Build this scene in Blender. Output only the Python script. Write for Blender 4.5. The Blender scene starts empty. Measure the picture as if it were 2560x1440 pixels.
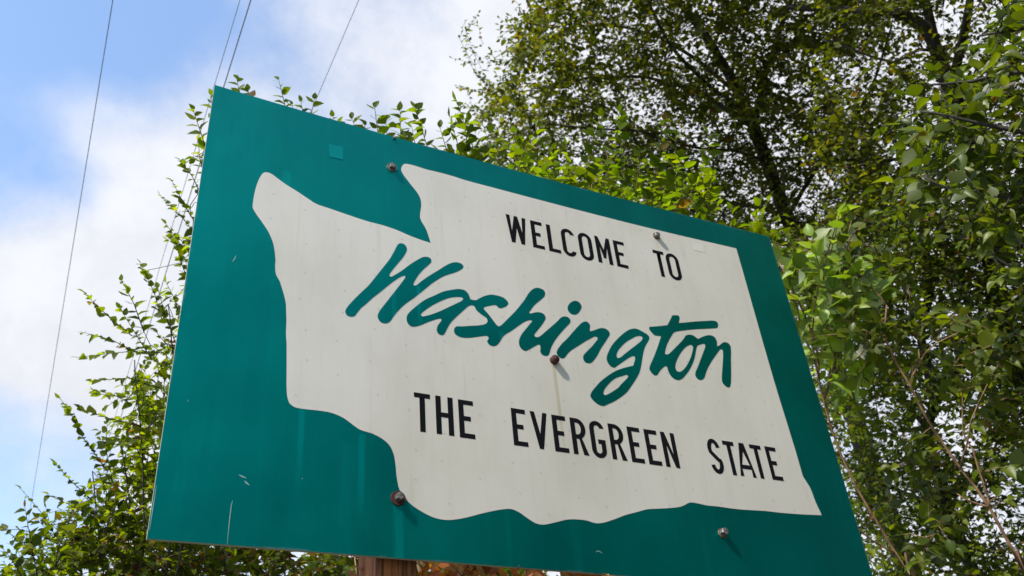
import bpy, bmesh, math, random
import numpy as np
from mathutils import Vector, Matrix

random.seed(7)
rng = np.random.default_rng(11)
scene = bpy.context.scene
col = scene.collection

# numbers to tune light and sky with
EXPOSURE = 1.0
SUN_STRENGTH = 3.6
SKY_STRENGTH = 0.15
SKY_TINT = (1.08, 1.13, 1.14)
CLOUD_COL = (0.435, 0.445, 0.475, 1)
CLOUDS = [(330, 620, 330, 0.55), (430, 290, 190, 0.6), (200, 880, 280, 0.55), (1250, 120, 260, 0.15), (900, 120, 300, -0.02), (700, 60, 250, 0.25),
          (60, 150, 360, -0.75), (400, 40, 230, -0.4), (20, 500, 170, -0.35), (50, 1200, 190, -0.6), (2000, 700, 900, 0.5), (1750, 150, 500, 0.45), (2350, 150, 450, 0.45)]
TEAL = (0.0002, 0.252, 0.216)
TEAL_METAL = 0.88
WHITE = (0.75, 0.71, 0.63)
WHITE_METAL = 0.30
SIGN_ROUGH, SIGN_SPEC = 0.40, 0.03
TREE_N = 1500

# ------------------------------------------------------------------ camera
# world axes: sign lies in the XZ plane (front face looks to -Y), Z is up
SIGN_W, SIGN_H, SIGN_Z = 2.2803, 1.5, 2.395
CAM = Vector((-0.2073, -2.1832, SIGN_Z - 0.7944))
FPX = 2295.67                                    # focal length in pixels of a 2560 px wide picture
AX_R = Vector((0.89517, -0.43835, -0.08072)).normalized()     # picture right
AX_D = Vector((0.19169, 0.54212, -0.81814)).normalized()      # picture down
AX_F = Vector((0.40239, 0.71691, 0.56932)).normalized()       # viewing direction
cam_data = bpy.data.cameras.new("camera")
cam_data.sensor_width = 36.0
cam_data.lens = FPX / 2560 * 36.0
cam_data.clip_start = 0.05
cam_data.clip_end = 2000
cam_data.dof.use_dof = True
cam_data.dof.focus_distance = 2.5
cam_data.dof.aperture_fstop = 7.1
cam = bpy.data.objects.new("camera", cam_data)
col.objects.link(cam)
cam.matrix_world = Matrix.Translation(CAM) @ Matrix((AX_R, -AX_D, -AX_F)).transposed().to_4x4()
scene.camera = cam


def view_dir(px, py):
    return (AX_R * (px - 1280) + AX_D * (py - 720) + AX_F * FPX).normalized()


def at(px, py, dist):
    """a point seen in that direction of the photograph, dist metres away"""
    return CAM + view_dir(px, py) * dist


def to_px(p):
    q = Vector(p) - CAM
    z = q.dot(AX_F)
    if z <= 0.05:
        return None
    return 1280 + FPX * q.dot(AX_R) / z, 720 + FPX * q.dot(AX_D) / z, z


# ------------------------------------------------------------------ sun, sky, exposure
SUN_DIR = Vector((-2.2, -0.85, 2.95)).normalized()
sun_data = bpy.data.lights.new("sun", 'SUN')
sun_data.energy = SUN_STRENGTH
sun_data.angle = math.radians(2.0)
sun_data.color = (1.0, 0.94, 0.85)
sun = bpy.data.objects.new("sun", sun_data)
col.objects.link(sun)
sun.rotation_euler = (-SUN_DIR).to_track_quat('-Z', 'Y').to_euler()
sun.location = SUN_DIR * 30

scene.cycles.max_bounces = 6
scene.cycles.diffuse_bounces = 3
scene.cycles.glossy_bounces = 3
scene.cycles.transmission_bounces = 3
scene.view_settings.view_transform = 'Standard'
scene.view_settings.look = 'None'
scene.view_settings.exposure = EXPOSURE
scene.view_settings.gamma = 1.0
scene.view_settings.use_curve_mapping = False

world = bpy.data.worlds.new("World")
scene.world = world
world.use_nodes = True
wt = world.node_tree
wt.nodes.clear()


def N(tree, kind, **kw):
    n = tree.nodes.new(kind)
    for k, v in kw.items():
        if k.startswith('_'):
            setattr(n, k[1:], v)
        else:
            key = int(k[1:]) if k[0] == 'i' and k[1:].isdigit() else k
            n.inputs[key].default_value = v
    return n


def math_node(tree, op, a, b=None, c=None, clamp=False):
    n = tree.nodes.new('ShaderNodeMath')
    n.operation = op
    n.use_clamp = clamp
    for i, v in enumerate((a, b, c)):
        if v is None:
            continue
        if isinstance(v, (int, float)):
            n.inputs[i].default_value = v
        else:
            tree.links.new(v, n.inputs[i])
    return n.outputs[0]


def map_range(tree, v, a, b, c=0.0, d=1.0, smooth=True):
    n = tree.nodes.new('ShaderNodeMapRange')
    n.interpolation_type = 'SMOOTHSTEP' if smooth else 'LINEAR'
    for i, x in enumerate((a, b, c, d)):
        n.inputs[i + 1].default_value = x
    tree.links.new(v, n.inputs[0])
    return n.outputs[0]


sky = N(wt, 'ShaderNodeTexSky', _sky_type='NISHITA', _sun_disc=False)
sky.sun_elevation = math.asin(SUN_DIR.z)
sky.sun_rotation = math.atan2(SUN_DIR.x, SUN_DIR.y)
sky.air_density = 1.0
sky.dust_density = 0.6
sky.ozone_density = 1.5
tc = N(wt, 'ShaderNodeTexCoord')
gdir = tc.outputs['Generated']
no1 = N(wt, 'ShaderNodeTexNoise', Scale=4.2, Detail=9.0, Roughness=0.58, Distortion=0.15)
wt.links.new(gdir, no1.inputs['Vector'])
no2 = N(wt, 'ShaderNodeTexNoise', Scale=1.3, Detail=3.0, Roughness=0.5)
wt.links.new(gdir, no2.inputs['Vector'])
cover = math_node(wt, 'ADD', math_node(wt, 'MULTIPLY', math_node(wt, 'SUBTRACT', no1.outputs[0], 0.5), 1.5),
                  math_node(wt, 'MULTIPLY', math_node(wt, 'SUBTRACT', no2.outputs[0], 0.42), 1.6))
# banks of cloud and clear gaps seen in the photograph: (px, py, radius in px, weight)
for (bx, by, br, bw) in CLOUDS:
    c = view_dir(bx, by)
    d = N(wt, 'ShaderNodeVectorMath', _operation='DOT_PRODUCT')
    wt.links.new(gdir, d.inputs[0])
    d.inputs[1].default_value = c
    rad = br / 2300.0
    cover = math_node(wt, 'ADD', cover, math_node(wt, 'MULTIPLY', map_range(wt, d.outputs['Value'], math.cos(rad * 1.5), math.cos(rad * 0.25)), bw))
no3 = N(wt, 'ShaderNodeTexNoise', Scale=11.0, Detail=8.0, Roughness=0.62, Distortion=0.15)
wt.links.new(gdir, no3.inputs['Vector'])
cover = math_node(wt, 'ADD', cover, math_node(wt, 'MULTIPLY', math_node(wt, 'SUBTRACT', no3.outputs[0], 0.5), 0.8))
mask = map_range(wt, cover, -0.45, 0.85, 0.05, 1.0)
shade = map_range(wt, math_node(wt, 'ADD', no3.outputs[0], math_node(wt, 'MULTIPLY', no1.outputs[0], 0.6)), 0.60, 1.0, 0.96, 1.08)
cloud = N(wt, 'ShaderNodeVectorMath', _operation='SCALE')
cloud.inputs[0].default_value = CLOUD_COL[:3]
wt.links.new(shade, cloud.inputs['Scale'])
sky_s = N(wt, 'ShaderNodeVectorMath', _operation='SCALE')
sky_s.inputs['Scale'].default_value = SKY_STRENGTH
tint = N(wt, 'ShaderNodeVectorMath', _operation='MULTIPLY')
tint.inputs[1].default_value = SKY_TINT
wt.links.new(sky.outputs[0], tint.inputs[0])
wt.links.new(tint.outputs[0], sky_s.inputs[0])
mixc = N(wt, 'ShaderNodeMix', _data_type='RGBA')
wt.links.new(mask, mixc.inputs['Factor'])
wt.links.new(sky_s.outputs[0], mixc.inputs[6])
wt.links.new(cloud.outputs[0], mixc.inputs[7])
bg = N(wt, 'ShaderNodeBackground', Strength=1.0)
wt.links.new(mixc.outputs[2], bg.inputs['Color'])
wo = N(wt, 'ShaderNodeOutputWorld')
wt.links.new(bg.outputs[0], wo.inputs['Surface'])

# ------------------------------------------------------------------ helpers
def tag(o, label=None, category=None, group=None, kind=None):
    if label:
        o["label"] = label
    if category:
        o["category"] = category
    if group:
        o["group"] = group
    if kind:
        o["kind"] = kind
    return o


def empty(name, loc=(0, 0, 0)):
    o = bpy.data.objects.new(name, None)
    col.objects.link(o)
    o.location = loc
    o.empty_display_size = 0.1
    return o


def link(name, me, mat=None, parent=None, smooth=False):
    if mat and not me.materials:
        me.materials.append(mat)
    o = bpy.data.objects.new(name, me)
    col.objects.link(o)
    if parent:
        o.parent = parent
        o.matrix_parent_inverse = Matrix.Translation(-Vector(parent.location))
    if smooth:
        me.shade_smooth()
    return o


def material(name):
    m = bpy.data.materials.new(name)
    m.use_nodes = True
    t = m.node_tree
    t.nodes.clear()
    out = t.nodes.new('ShaderNodeOutputMaterial')
    b = t.nodes.new('ShaderNodeBsdfPrincipled')
    t.links.new(b.outputs[0], out.inputs[0])
    return m, t, b, out


def mix_col(t, fac, a, b):
    n = t.nodes.new('ShaderNodeMix')
    n.data_type = 'RGBA'
    if isinstance(fac, (int, float)):
        n.inputs['Factor'].default_value = fac
    else:
        t.links.new(fac, n.inputs['Factor'])
    for i, v in ((6, a), (7, b)):
        if isinstance(v, tuple):
            n.inputs[i].default_value = v if len(v) == 4 else (*v, 1)
        else:
            t.links.new(v, n.inputs[i])
    return n.outputs[2]


def obj_xyz(t):
    c = t.nodes.new('ShaderNodeTexCoord')
    s = t.nodes.new('ShaderNodeSeparateXYZ')
    t.links.new(c.outputs['Object'], s.inputs[0])
    return c.outputs['Object'], s.outputs[0], s.outputs[1], s.outputs[2]


def noise(t, vec, scale, detail=4, rough=0.55, sc=None):
    n = t.nodes.new('ShaderNodeTexNoise')
    n.inputs['Scale'].default_value = scale
    n.inputs['Detail'].default_value = detail
    n.inputs['Roughness'].default_value = rough
    if sc:
        mp = t.nodes.new('ShaderNodeMapping')
        mp.inputs['Scale'].default_value = sc
        t.links.new(vec, mp.inputs['Vector'])
        vec = mp.outputs[0]
    t.links.new(vec, n.inputs['Vector'])
    return n.outputs[0]


def streaks(t, vec, x, z, specs):
    """run-down marks of water and rust: (x, top z, bottom z, half width)"""
    acc = None
    wob = noise(t, vec, 3.0, 2)
    brk = map_range(t, noise(t, vec, 9.0, 3, sc=(4, 1, 0.6)), 0.3, 0.6, 0.35, 1.0)
    for (sx, z0, z1, hw, st) in specs:
        dx = math_node(t, 'ABSOLUTE', math_node(t, 'ADD', math_node(t, 'SUBTRACT', x, sx), math_node(t, 'MULTIPLY', math_node(t, 'SUBTRACT', wob, 0.5), hw * 1.2)))
        a = map_range(t, dx, hw * 0.35, hw, st, 0.0)
        b = map_range(t, z, z0 - 0.004, z0 + 0.004, 1.0, 0.0)
        c = map_range(t, z, z1, z1 + (z0 - z1) * 0.55, 0.0, 1.0)
        m = math_node(t, 'MULTIPLY', math_node(t, 'MULTIPLY', a, b), c)
        acc = m if acc is None else math_node(t, 'MAXIMUM', acc, m)
    return math_node(t, 'MULTIPLY', acc, brk)


def specks(t, vec, scale, thresh, sc=None):
    v = t.nodes.new('ShaderNodeTexVoronoi')
    v.inputs['Scale'].default_value = scale
    v.inputs['Randomness'].default_value = 1.0
    t.links.new(vec, v.inputs['Vector'])
    return map_range(t, v.outputs['Distance'], thresh * 0.5, thresh, 1.0, 0.0)


# ------------------------------------------------------------------ sign materials
def dents(t, vec, x, z):
    """rows of faint pin marks where the sheeting lies over the panel's fasteners"""
    v = t.nodes.new('ShaderNodeTexVoronoi')
    v.voronoi_dimensions = '2D'
    v.inputs['Scale'].default_value = 9.5
    v.inputs['Randomness'].default_value = 0.32
    cb = t.nodes.new('ShaderNodeCombineXYZ')
    t.links.new(x, cb.inputs[0])
    t.links.new(math_node(t, 'ADD', z, math_node(t, 'MULTIPLY', x, 0.35)), cb.inputs[1])
    t.links.new(cb.outputs[0], v.inputs['Vector'])
    return map_range(t, v.outputs['Distance'], 0.012, 0.055, 1.0, 0.0)


def sheeting(name, base, marks, streak_col, rough, spec, streak_list, dirt=0.12, is_white=False, metal=0.0):
    m, t, b, out = material(name)
    vec, x, y, z = obj_xyz(t)
    c = mix_col(t, map_range(t, noise(t, vec, 1.6, 5), 0.35, 0.7), base, tuple(min(1, v * (1 - dirt)) for v in base))
    c = mix_col(t, math_node(t, 'MULTIPLY', map_range(t, noise(t, vec, 26, 3, sc=(1, 1, 0.08)), 0.5, 0.75), 0.35), c, tuple(v * (0.9 if is_white else 1.12) for v in base))
    # uneven fading and grime: broad cloudy patches and run-down veils
    fade = map_range(t, noise(t, vec, 2.7, 7, 0.62, sc=(1.0, 1.0, 0.55)), 0.40, 0.72)
    c = mix_col(t, math_node(t, 'MULTIPLY', fade, 0.40 if is_white else 0.55), c, (0.54, 0.50, 0.40) if is_white else tuple(v * 0.66 for v in base))
    veil = map_range(t, noise(t, vec, 7, 6, 0.7, sc=(5.0, 1.0, 0.30)), 0.52, 0.80)
    c = mix_col(t, math_node(t, 'MULTIPLY', veil, 0.30), c, (0.46, 0.43, 0.36) if is_white else tuple(min(1, v * 1.35 + 0.002) for v in base))
    if streak_list:
        c = mix_col(t, streaks(t, vec, x, z, streak_list), c, streak_col)
    if is_white:
        c = mix_col(t, math_node(t, 'MULTIPLY', dents(t, vec, x, z), 0.30), c, (0.28, 0.28, 0.27))
        sp = math_node(t, 'MULTIPLY', specks(t, vec, 14, 0.016), map_range(t, noise(t, vec, 5, 1), 0.5, 0.55))
        c = mix_col(t, sp, c, (0.05, 0.045, 0.04))
    else:
        # chipped and scuffed along the panel's cut edges
        ed = math_node(t, 'MINIMUM', math_node(t, 'MINIMUM', x, math_node(t, 'SUBTRACT', SIGN_W, x)), math_node(t, 'MINIMUM', z, math_node(t, 'SUBTRACT', SIGN_H, z)))
        chip = math_node(t, 'MULTIPLY', map_range(t, math_node(t, 'ADD', ed, math_node(t, 'MULTIPLY', math_node(t, 'SUBTRACT', noise(t, vec, 45, 4), 0.5), 0.012)), 0.000, 0.006, 1.0, 0.0), map_range(t, noise(t, vec, 5, 3), 0.5, 0.62))
        c = mix_col(t, math_node(t, 'MULTIPLY', chip, 0.7), c, (0.16, 0.36, 0.34))
        sp = math_node(t, 'MULTIPLY', specks(t, vec, 18, 0.022), map_range(t, noise(t, vec, 4, 1), 0.5, 0.55))
        c = mix_col(t, math_node(t, 'MULTIPLY', sp, 0.7), c, (0.25, 0.5, 0.48))
    t.links.new(c, b.inputs['Base Color'])
    r = map_range(t, noise(t, vec, 2.2, 4), 0.3, 0.7, rough - 0.05, rough + 0.07)
    t.links.new(r, b.inputs['Roughness'])
    b.inputs['Specular IOR Level'].default_value = spec
    b.inputs['Metallic'].default_value = metal          # the metallised layer under reflective film
    return m


M_TEAL = sheeting("teal_sheeting", TEAL, None, tuple(v * 1.5 for v in TEAL), SIGN_ROUGH, SIGN_SPEC,
                  [(0.341, 0.388, 0.10, 0.012, 0.55), (0.508, 0.335, 0.06, 0.014, 0.6), (0.612, 0.150, -0.25, 0.018, 0.75), (1.146, 0.153, -0.3, 0.022, 0.35),
                   (0.250, 1.215, 1.10, 0.018, 0.35), (0.47, 0.30, -0.2, 0.03, 0.2), (0.93, 0.17, -0.1, 0.012, 0.25), (1.60, 0.17, -0.2, 0.02, 0.15)], metal=TEAL_METAL)
M_WHITE = sheeting("white_sheeting", WHITE, None, (0.42, 0.36, 0.16), SIGN_ROUGH, SIGN_SPEC,
                   [(1.1455, 0.668, 0.30, 0.0085, 0.5), (0.93, 0.79, 0.5, 0.004, 0.15), (1.678, 1.330, 1.17, 0.007, 0.22), (0.826, 0.62, 0.45, 0.004, 0.16), (0.30, 1.15, 0.8, 0.006, 0.14), (1.43, 1.24, 0.9, 0.005, 0.10)], 0.06, True, WHITE_METAL)
M_SCRIPT = sheeting("teal_lettering", TEAL, None, tuple(v * 1.6 for v in TEAL), SIGN_ROUGH, SIGN_SPEC,
                    [(0.6056, 0.85, 0.60, 0.010, 0.6), (0.688, 0.873, 0.6, 0.009, 0.6), (0.965, 0.76, 0.5, 0.012, 0.55), (1.075, 0.73, 0.5, 0.008, 0.4)], metal=TEAL_METAL)
m, t, b, out = material("black_lettering")
vec, x, y, z = obj_xyz(t)
t.links.new(mix_col(t, math_node(t, 'MULTIPLY', specks(t, vec, 30, 0.04), map_range(t, noise(t, vec, 6, 2), 0.45, 0.55)), (0.010, 0.010, 0.012), (0.12, 0.12, 0.12)), b.inputs['Base Color'])
b.inputs['Roughness'].default_value = SIGN_ROUGH
b.inputs['Specular IOR Level'].default_value = SIGN_SPEC * 0.35
M_BLACK = m
m, t, b, out = material("plywood_edge")
vec, x, y, z = obj_xyz(t)
t.links.new(mix_col(t, noise(t, vec, 40, 3), (0.16, 0.15, 0.13), (0.42, 0.41, 0.38)), b.inputs['Base Color'])
b.inputs['Roughness'].default_value = 0.7
M_EDGE = m


def plain(name, c, rough=0.6, metal=0.0, var=None, scale=60):
    m, t, b, out = material(name)
    vec, x, y, z = obj_xyz(t)
    if var:
        t.links.new(mix_col(t, map_range(t, noise(t, vec, scale, 4), 0.38, 0.62), c, var), b.inputs['Base Color'])
    else:
        b.inputs['Base Color'].default_value = (*c, 1)
    b.inputs['Roughness'].default_value = rough
    b.inputs['Metallic'].default_value = metal
    return m


M_STEEL = plain("galvanised_steel", (0.21, 0.205, 0.195), 0.55, 0.6, (0.085, 0.07, 0.06), 120)
M_RUST = plain("rusty_steel", (0.06, 0.013, 0.008), 0.7, 0.1, (0.028, 0.009, 0.007), 150)
M_RUSTY_EDGE = plain("rust_stained_steel", (0.22, 0.19, 0.16), 0.55, 0.5, (0.13, 0.045, 0.02), 110)
M_SCRATCH = plain("bare_scratch", (0.17, 0.34, 0.325), 0.6)
M_PATCH = sheeting("teal_patch", tuple(min(1, v * 1.35 + 0.002) for v in TEAL), None, (0, 0, 0), SIGN_ROUGH, SIGN_SPEC, [], metal=TEAL_METAL)
M_WPATCH = sheeting("white_patch", tuple(min(1, v * 1.06) for v in WHITE), None, (0, 0, 0), SIGN_ROUGH, SIGN_SPEC, [], 0.02, True, WHITE_METAL)

# ------------------------------------------------------------------ ground
gm, t, b, out = material("ground_grass_and_gravel")
vec, x, y, z = obj_xyz(t)
c = mix_col(t, map_range(t, noise(t, vec, 0.35, 6), 0.42, 0.6), (0.055, 0.075, 0.025), (0.16, 0.145, 0.11))
c = mix_col(t, math_node(t, 'MULTIPLY', noise(t, vec, 40, 3), 0.5), c, (0.05, 0.05, 0.03))
t.links.new(c, b.inputs['Base Color'])
b.inputs['Roughness'].default_value = 0.95
bm = bmesh.new()
bmesh.ops.create_grid(bm, x_segments=40, y_segments=40, size=400)
for v in bm.verts:
    r = math.hypot(v.co.x, v.co.y)
    v.co.z = 0.0 if r < 15 else 0.4 * math.sin(v.co.x * 0.031) * math.cos(v.co.y * 0.027) - 0.2
me = bpy.data.meshes.new("ground")
bm.to_mesh(me)
bm.free()
tag(link("ground", me, gm), "flat grassy roadside ground below the sign", None, None, "structure")

# ------------------------------------------------------------------ the sign
def bend(x, z):
    """the panel is bowed back a little between its bolts, most at the top"""
    u = min(max(x / SIGN_W, 0), 1)
    v = min(max(z / SIGN_H, 0), 1)
    return 0.016 * math.sin(math.pi * u ** 0.85) * v * v



# cut lines of the sheeting in tenths of a millimetre from the sign's lower left corner
STATE = "1825,11839 1933,11875 2067,11850 2252,11734 2529,11571 2897,11396 3243,11213 3498,11087 3956,11024 4559,10942 5123,10874 5743,10849 6225,10780 6614,10683 7006,10614 7352,10573c 7287,10841 7198,11147 7056,11410 7011,11580 7028,11802 7067,12063 7061,12344 6966,12601 6818,12810 6620,13069 6446,13324 6382,13480 6400,13638 6481,13799 6612,13857 6848,13871 7321,13844 7855,13862 8394,13852 8720,13823 10003,13813 16254,13783 20768,13855c 20799,7749 20853,5998 20889,4934 20898,4179 20903,3984 20981,3798 21088,3559 21153,3070 21268,2601c 20366,2544 19449,2510 18783,2507 17686,2456 16847,2468 16431,2461 16070,2494 15827,2497 15696,2456 15535,2370 15339,2299 14967,2227 14562,2167 14124,2103 13719,1976 13280,1838 12882,1676 12494,1536 12270,1490 12093,1499 11885,1540 11480,1538 11206,1498 10819,1380 10414,1280 10183,1307 9939,1431 9696,1575 9448,1646 9192,1611 8833,1519 8510,1418 7961,1237 7515,1145 7169,1162 6828,1276 6449,1489 6282,1662 6137,1879 6068,2214 6038,2559 5989,2862 5870,3115 5654,3288 5396,3397 5011,3477 4797,3605 4540,3762 4202,3860 3869,3873 3500,3860 3215,3874 3069,3964 2998,4133 2959,4400 2934,4813 2917,5129 2896,5497 2875,5820 2843,6095 2834,6326 2829,6559 2804,6844 2780,7106 2722,7363 2631,7642 2549,7870 2448,8040 2413,8171 2388,8446 2393,8518 2338,8922 2264,9220 2115,9554 1949,9804 1715,10119 1593,10331 1580,10550 1600,10951 1646,11311 1729,11659"
SCRIPT = [
    ["6221,10222 6321,10282 6436,10261 6510,10122 6487,9978 6377,9733 6209,9457 6044,9186 5946,9010 5906,8887 5960,8863 6073,8947 6335,9202 6602,9500 6907,9794 7078,9925 7231,9965 7330,9912 7336,9787 7236,9643 7062,9424 6889,9169 6768,8930 6698,8762 6713,8709 6795,8737 6981,8944 7254,9221 7567,9512 7851,9781 8065,9943 8242,10012 8414,9992 8478,9901 8419,9786 8184,9588 7902,9420 7691,9271 7378,8983 7035,8599 6701,8224 6440,7963 6214,7679 6055,7431 5929,7210 5836,7114 5714,7077 5593,7121 5526,7245 5532,7352 5593,7506 5748,7771 5969,8146 6195,8529 6360,8811 6434,8961 6422,9007 6363,8993 6233,8893 6038,8696 5814,8438 5563,8142 5348,7894 5166,7657 5016,7482 4884,7261 4811,7142 4693,7092 4589,7111 4529,7201 4533,7288 4627,7482 4772,7708 4980,8005 5222,8333 5439,8697 5692,9134 5919,9536 6085,9910"],
    ["6444,7374 6452,7482 6528,7641 6691,7839 6889,8065 7123,8284 7391,8476 7699,8699 8008,8847 8284,8940 8454,8934 8568,8845 8618,8723 8639,8625c 8741,8617 8845,8630c 8991,8751 9210,8898 9427,8987 9639,8997 9849,8967 9965,8877 10015,8772 9945,8659 9794,8549 9702,8509 9616,8529 9552,8591 9464,8579 9320,8520 9140,8434 9094,8374 9130,8307 9241,8180 9350,8035 9443,7905 9521,7810 9577,7785 9642,7817 9756,7935 9952,8164 10190,8444 10436,8769 10648,9072 10847,9396 11036,9601 11193,9678 11341,9672 11447,9616 11470,9500 11417,9367 11287,9217 11079,9011 10953,8865 10844,8704 10756,8560 10802,8547 10999,8629 11186,8670 11326,8614 11365,8487 11292,8336 11159,8135 10989,7910 10862,7733 10855,7675 10923,7644 11015,7670 11289,7928 11579,8217 11791,8436 11965,8629 12087,8703 12237,8707 12320,8626 12303,8505 12146,8316 11926,8059 11706,7785 11528,7524 11409,7296 11331,7096 11267,7011 11139,6979 11038,7022 11004,7126 11030,7259 11022,7343 10971,7366 10857,7299 10665,7152 10514,7050 10468,7027 10349,7059 10272,7153 10252,7295 10285,7449 10393,7656 10558,7877 10724,8101 10815,8215 10821,8266 10760,8269 10667,8234 10513,8132 10281,7932 10012,7690 9788,7514 9692,7403 9592,7237 9494,7091 9385,7005 9265,6981 9168,7027 9119,7125 9165,7206 9181,7282 9124,7325 9021,7304 8781,7219 8543,7142 8309,7095 8146,7108 8035,7175 8001,7275 8024,7387 8100,7468 8267,7503 8572,7589 8845,7661 9054,7742 9162,7827 9194,7927 9159,8013 9045,8081 8915,8165 8819,8257 8775,8360 8726,8398 8640,8386 8552,8329 8443,8211 8263,8004 8050,7755 7891,7540 7783,7337 7711,7179 7641,7066 7543,7039 7449,7090 7422,7208 7460,7359 7547,7503 7600,7604 7569,7641 7471,7612 7355,7552 7125,7413 6898,7258 6738,7178 6596,7149 6503,7210 6452,7305",
     "6915,7636 6959,7729 7109,7896 7344,8113 7616,8323 7889,8498 8129,8591 8316,8626 8389,8594 8343,8508 8149,8351 7872,8150 7565,7924 7298,7756 7101,7651 6971,7602"],
    ["12650,9471 12798,9431 12860,9283 12799,9128 12648,8935 12505,8864 12357,8892 12280,9014 12311,9181 12441,9351"],
    ["12934,8677 13043,8641 13083,8531 13041,8384 13055,8301c 13213,8380 13506,8527 13702,8540 13822,8446 13829,8329 13740,8193 13563,7943 13365,7674 13210,7416 13066,7219 12909,7052 12770,6996 12646,7029 12601,7151 12634,7269 12806,7471 13030,7704 13217,7933 13300,8047 13292,8115 13210,8126 13063,8038 12789,7849 12493,7619 12202,7393 12033,7230 11879,7035 11784,6998 11665,7049 11608,7168 11639,7266 11818,7525 12118,7849 12387,8172 12657,8481 12790,8608"],
    ["14936,8805 15055,8797 15283,8722 15465,8617 15486,8521 15393,8362 15221,8110 15101,7851 14992,7558 14884,7249 14761,6981 14571,6703 14319,6382 14123,6149 13857,5924 13559,5715 13275,5557 13095,5465 12901,5498 12724,5634 12662,5747 12708,5879 12889,6105 13154,6385 13457,6639 13801,6885 14137,7058 14430,7179 14567,7230c 14626,7356 14697,7522 14700,7619 14608,7610 14410,7488 14140,7285 13917,7112 13766,7010 13623,7059 13535,7212 13542,7364 13634,7572 13844,7901 14112,8208 14397,8483 14675,8700",
     "15103,8525 15185,8493 15141,8372 14958,8197 14651,7941 14326,7665 14096,7468 13993,7430 13955,7499 14004,7642 14168,7867 14407,8109 14729,8350 14955,8487",
     "14246,6815 14275,6764 14128,6590 13944,6411 13804,6259 13588,6096 13337,5929 13219,5885 13181,5939 13232,6073 13397,6281 13621,6502 13793,6624 14040,6734"],
    ["16882,9781 17012,9787 17037,9707 16945,9455c 17256,9541 17722,9680 18189,9799 18614,9900 18763,9875 18780,9736 18692,9601 18522,9545 18098,9438 17635,9323 17173,9187 16804,9063 16615,8971 16498,8824 16320,8584 16157,8310 16051,8070 16020,7965c 16145,7977 16295,8096 16558,8347 16825,8602 16992,8778 17139,8952 17283,9022 17435,9031 17572,8975 17664,8910c 17867,9034 18114,9154 18300,9195 18464,9152 18520,8995 18471,8755c 18598,8821 18819,8990 19002,9013 19111,8920 19082,8684 18975,8292 18866,7865 18751,7443 18660,7190 18561,7063 18436,7074 18317,7191 18311,7328 18424,7706 18569,8136 18670,8482 18684,8651 18595,8646 18477,8529 18170,8185 17859,7805 17652,7490 17534,7273 17358,7153 17219,7179 17158,7305 17202,7450 17371,7717 17587,8077 17806,8443 17928,8672 17902,8741 17740,8697 17567,8602 17477,8462 17351,8154 17192,7844 16939,7482 16714,7228 16532,7061 16351,6980 16175,7007 16045,7149 16000,7315 15993,7430 15939,7459 15787,7354 15607,7168 15500,7035 15392,6997 15273,7090 15220,7214 15269,7357 15417,7597 15670,8037 15906,8483 16016,8707c 15889,8690 15725,8690 15623,8791 15555,8900 15577,9006c 15891,9092 16201,9184 16403,9247c 16528,9432 16656,9627 16721,9725",
     "17285,8581 17342,8518 17268,8300 17101,7987 16879,7668 16659,7432 16492,7333 16393,7346 16348,7455 16398,7640 16567,7928 16829,8258 17072,8486"],
]

NX, NZ = 24, 16
sign = empty("welcome_sign", (0, 0, SIGN_Z))
tag(sign, "large teal welcome sign with white state outline reading Welcome to Washington", "sign")
TH = 0.011
bm = bmesh.new()
fr, bk = {}, {}
for i in range(NX + 1):
    for k in range(NZ + 1):
        x, z = SIGN_W * i / NX, SIGN_H * k / NZ
        fr[i, k] = bm.verts.new((x, bend(x, z), z))
        bk[i, k] = bm.verts.new((x, bend(x, z) + TH, z))
for i in range(NX):
    for k in range(NZ):
        bm.faces.new((fr[i, k], fr[i + 1, k], fr[i + 1, k + 1], fr[i, k + 1])).smooth = True
        bm.faces.new((bk[i, k], bk[i, k + 1], bk[i + 1, k + 1], bk[i + 1, k])).material_index = 1
for i in range(NX):
    for k, flip in ((0, 1), (NZ, 0)):
        q = [fr[i, k], fr[i + 1, k], bk[i + 1, k], bk[i, k]]
        f = bm.faces.new(q[::-1] if flip else q)
        f.material_index = 1
for k in range(NZ):
    for i, flip in ((0, 0), (NX, 1)):
        q = [fr[i, k], fr[i, k + 1], bk[i, k + 1], bk[i, k]]
        f = bm.faces.new(q[::-1] if flip else q)
        f.material_index = 1
bmesh.ops.recalc_face_normals(bm, faces=bm.faces)
bmesh.ops.split_edges(bm, edges=[e for e in bm.edges if len({f.material_index for f in e.link_faces}) > 1 or any(not f.smooth for f in e.link_faces)])
me = bpy.data.meshes.new("panel")
bm.to_mesh(me)
bm.free()
me.materials.append(M_TEAL)
me.materials.append(M_EDGE)
o = bpy.data.objects.new("panel", me)
col.objects.link(o)
o.parent = sign


def parse(s):
    pts, cor = [], []
    for tok in s.split():
        k = tok.endswith('c')
        a, b_ = tok.rstrip('c').split(',')
        pts.append((int(a) * 1e-4, int(b_) * 1e-4))
        cor.append(k)
    return pts, cor


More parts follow.
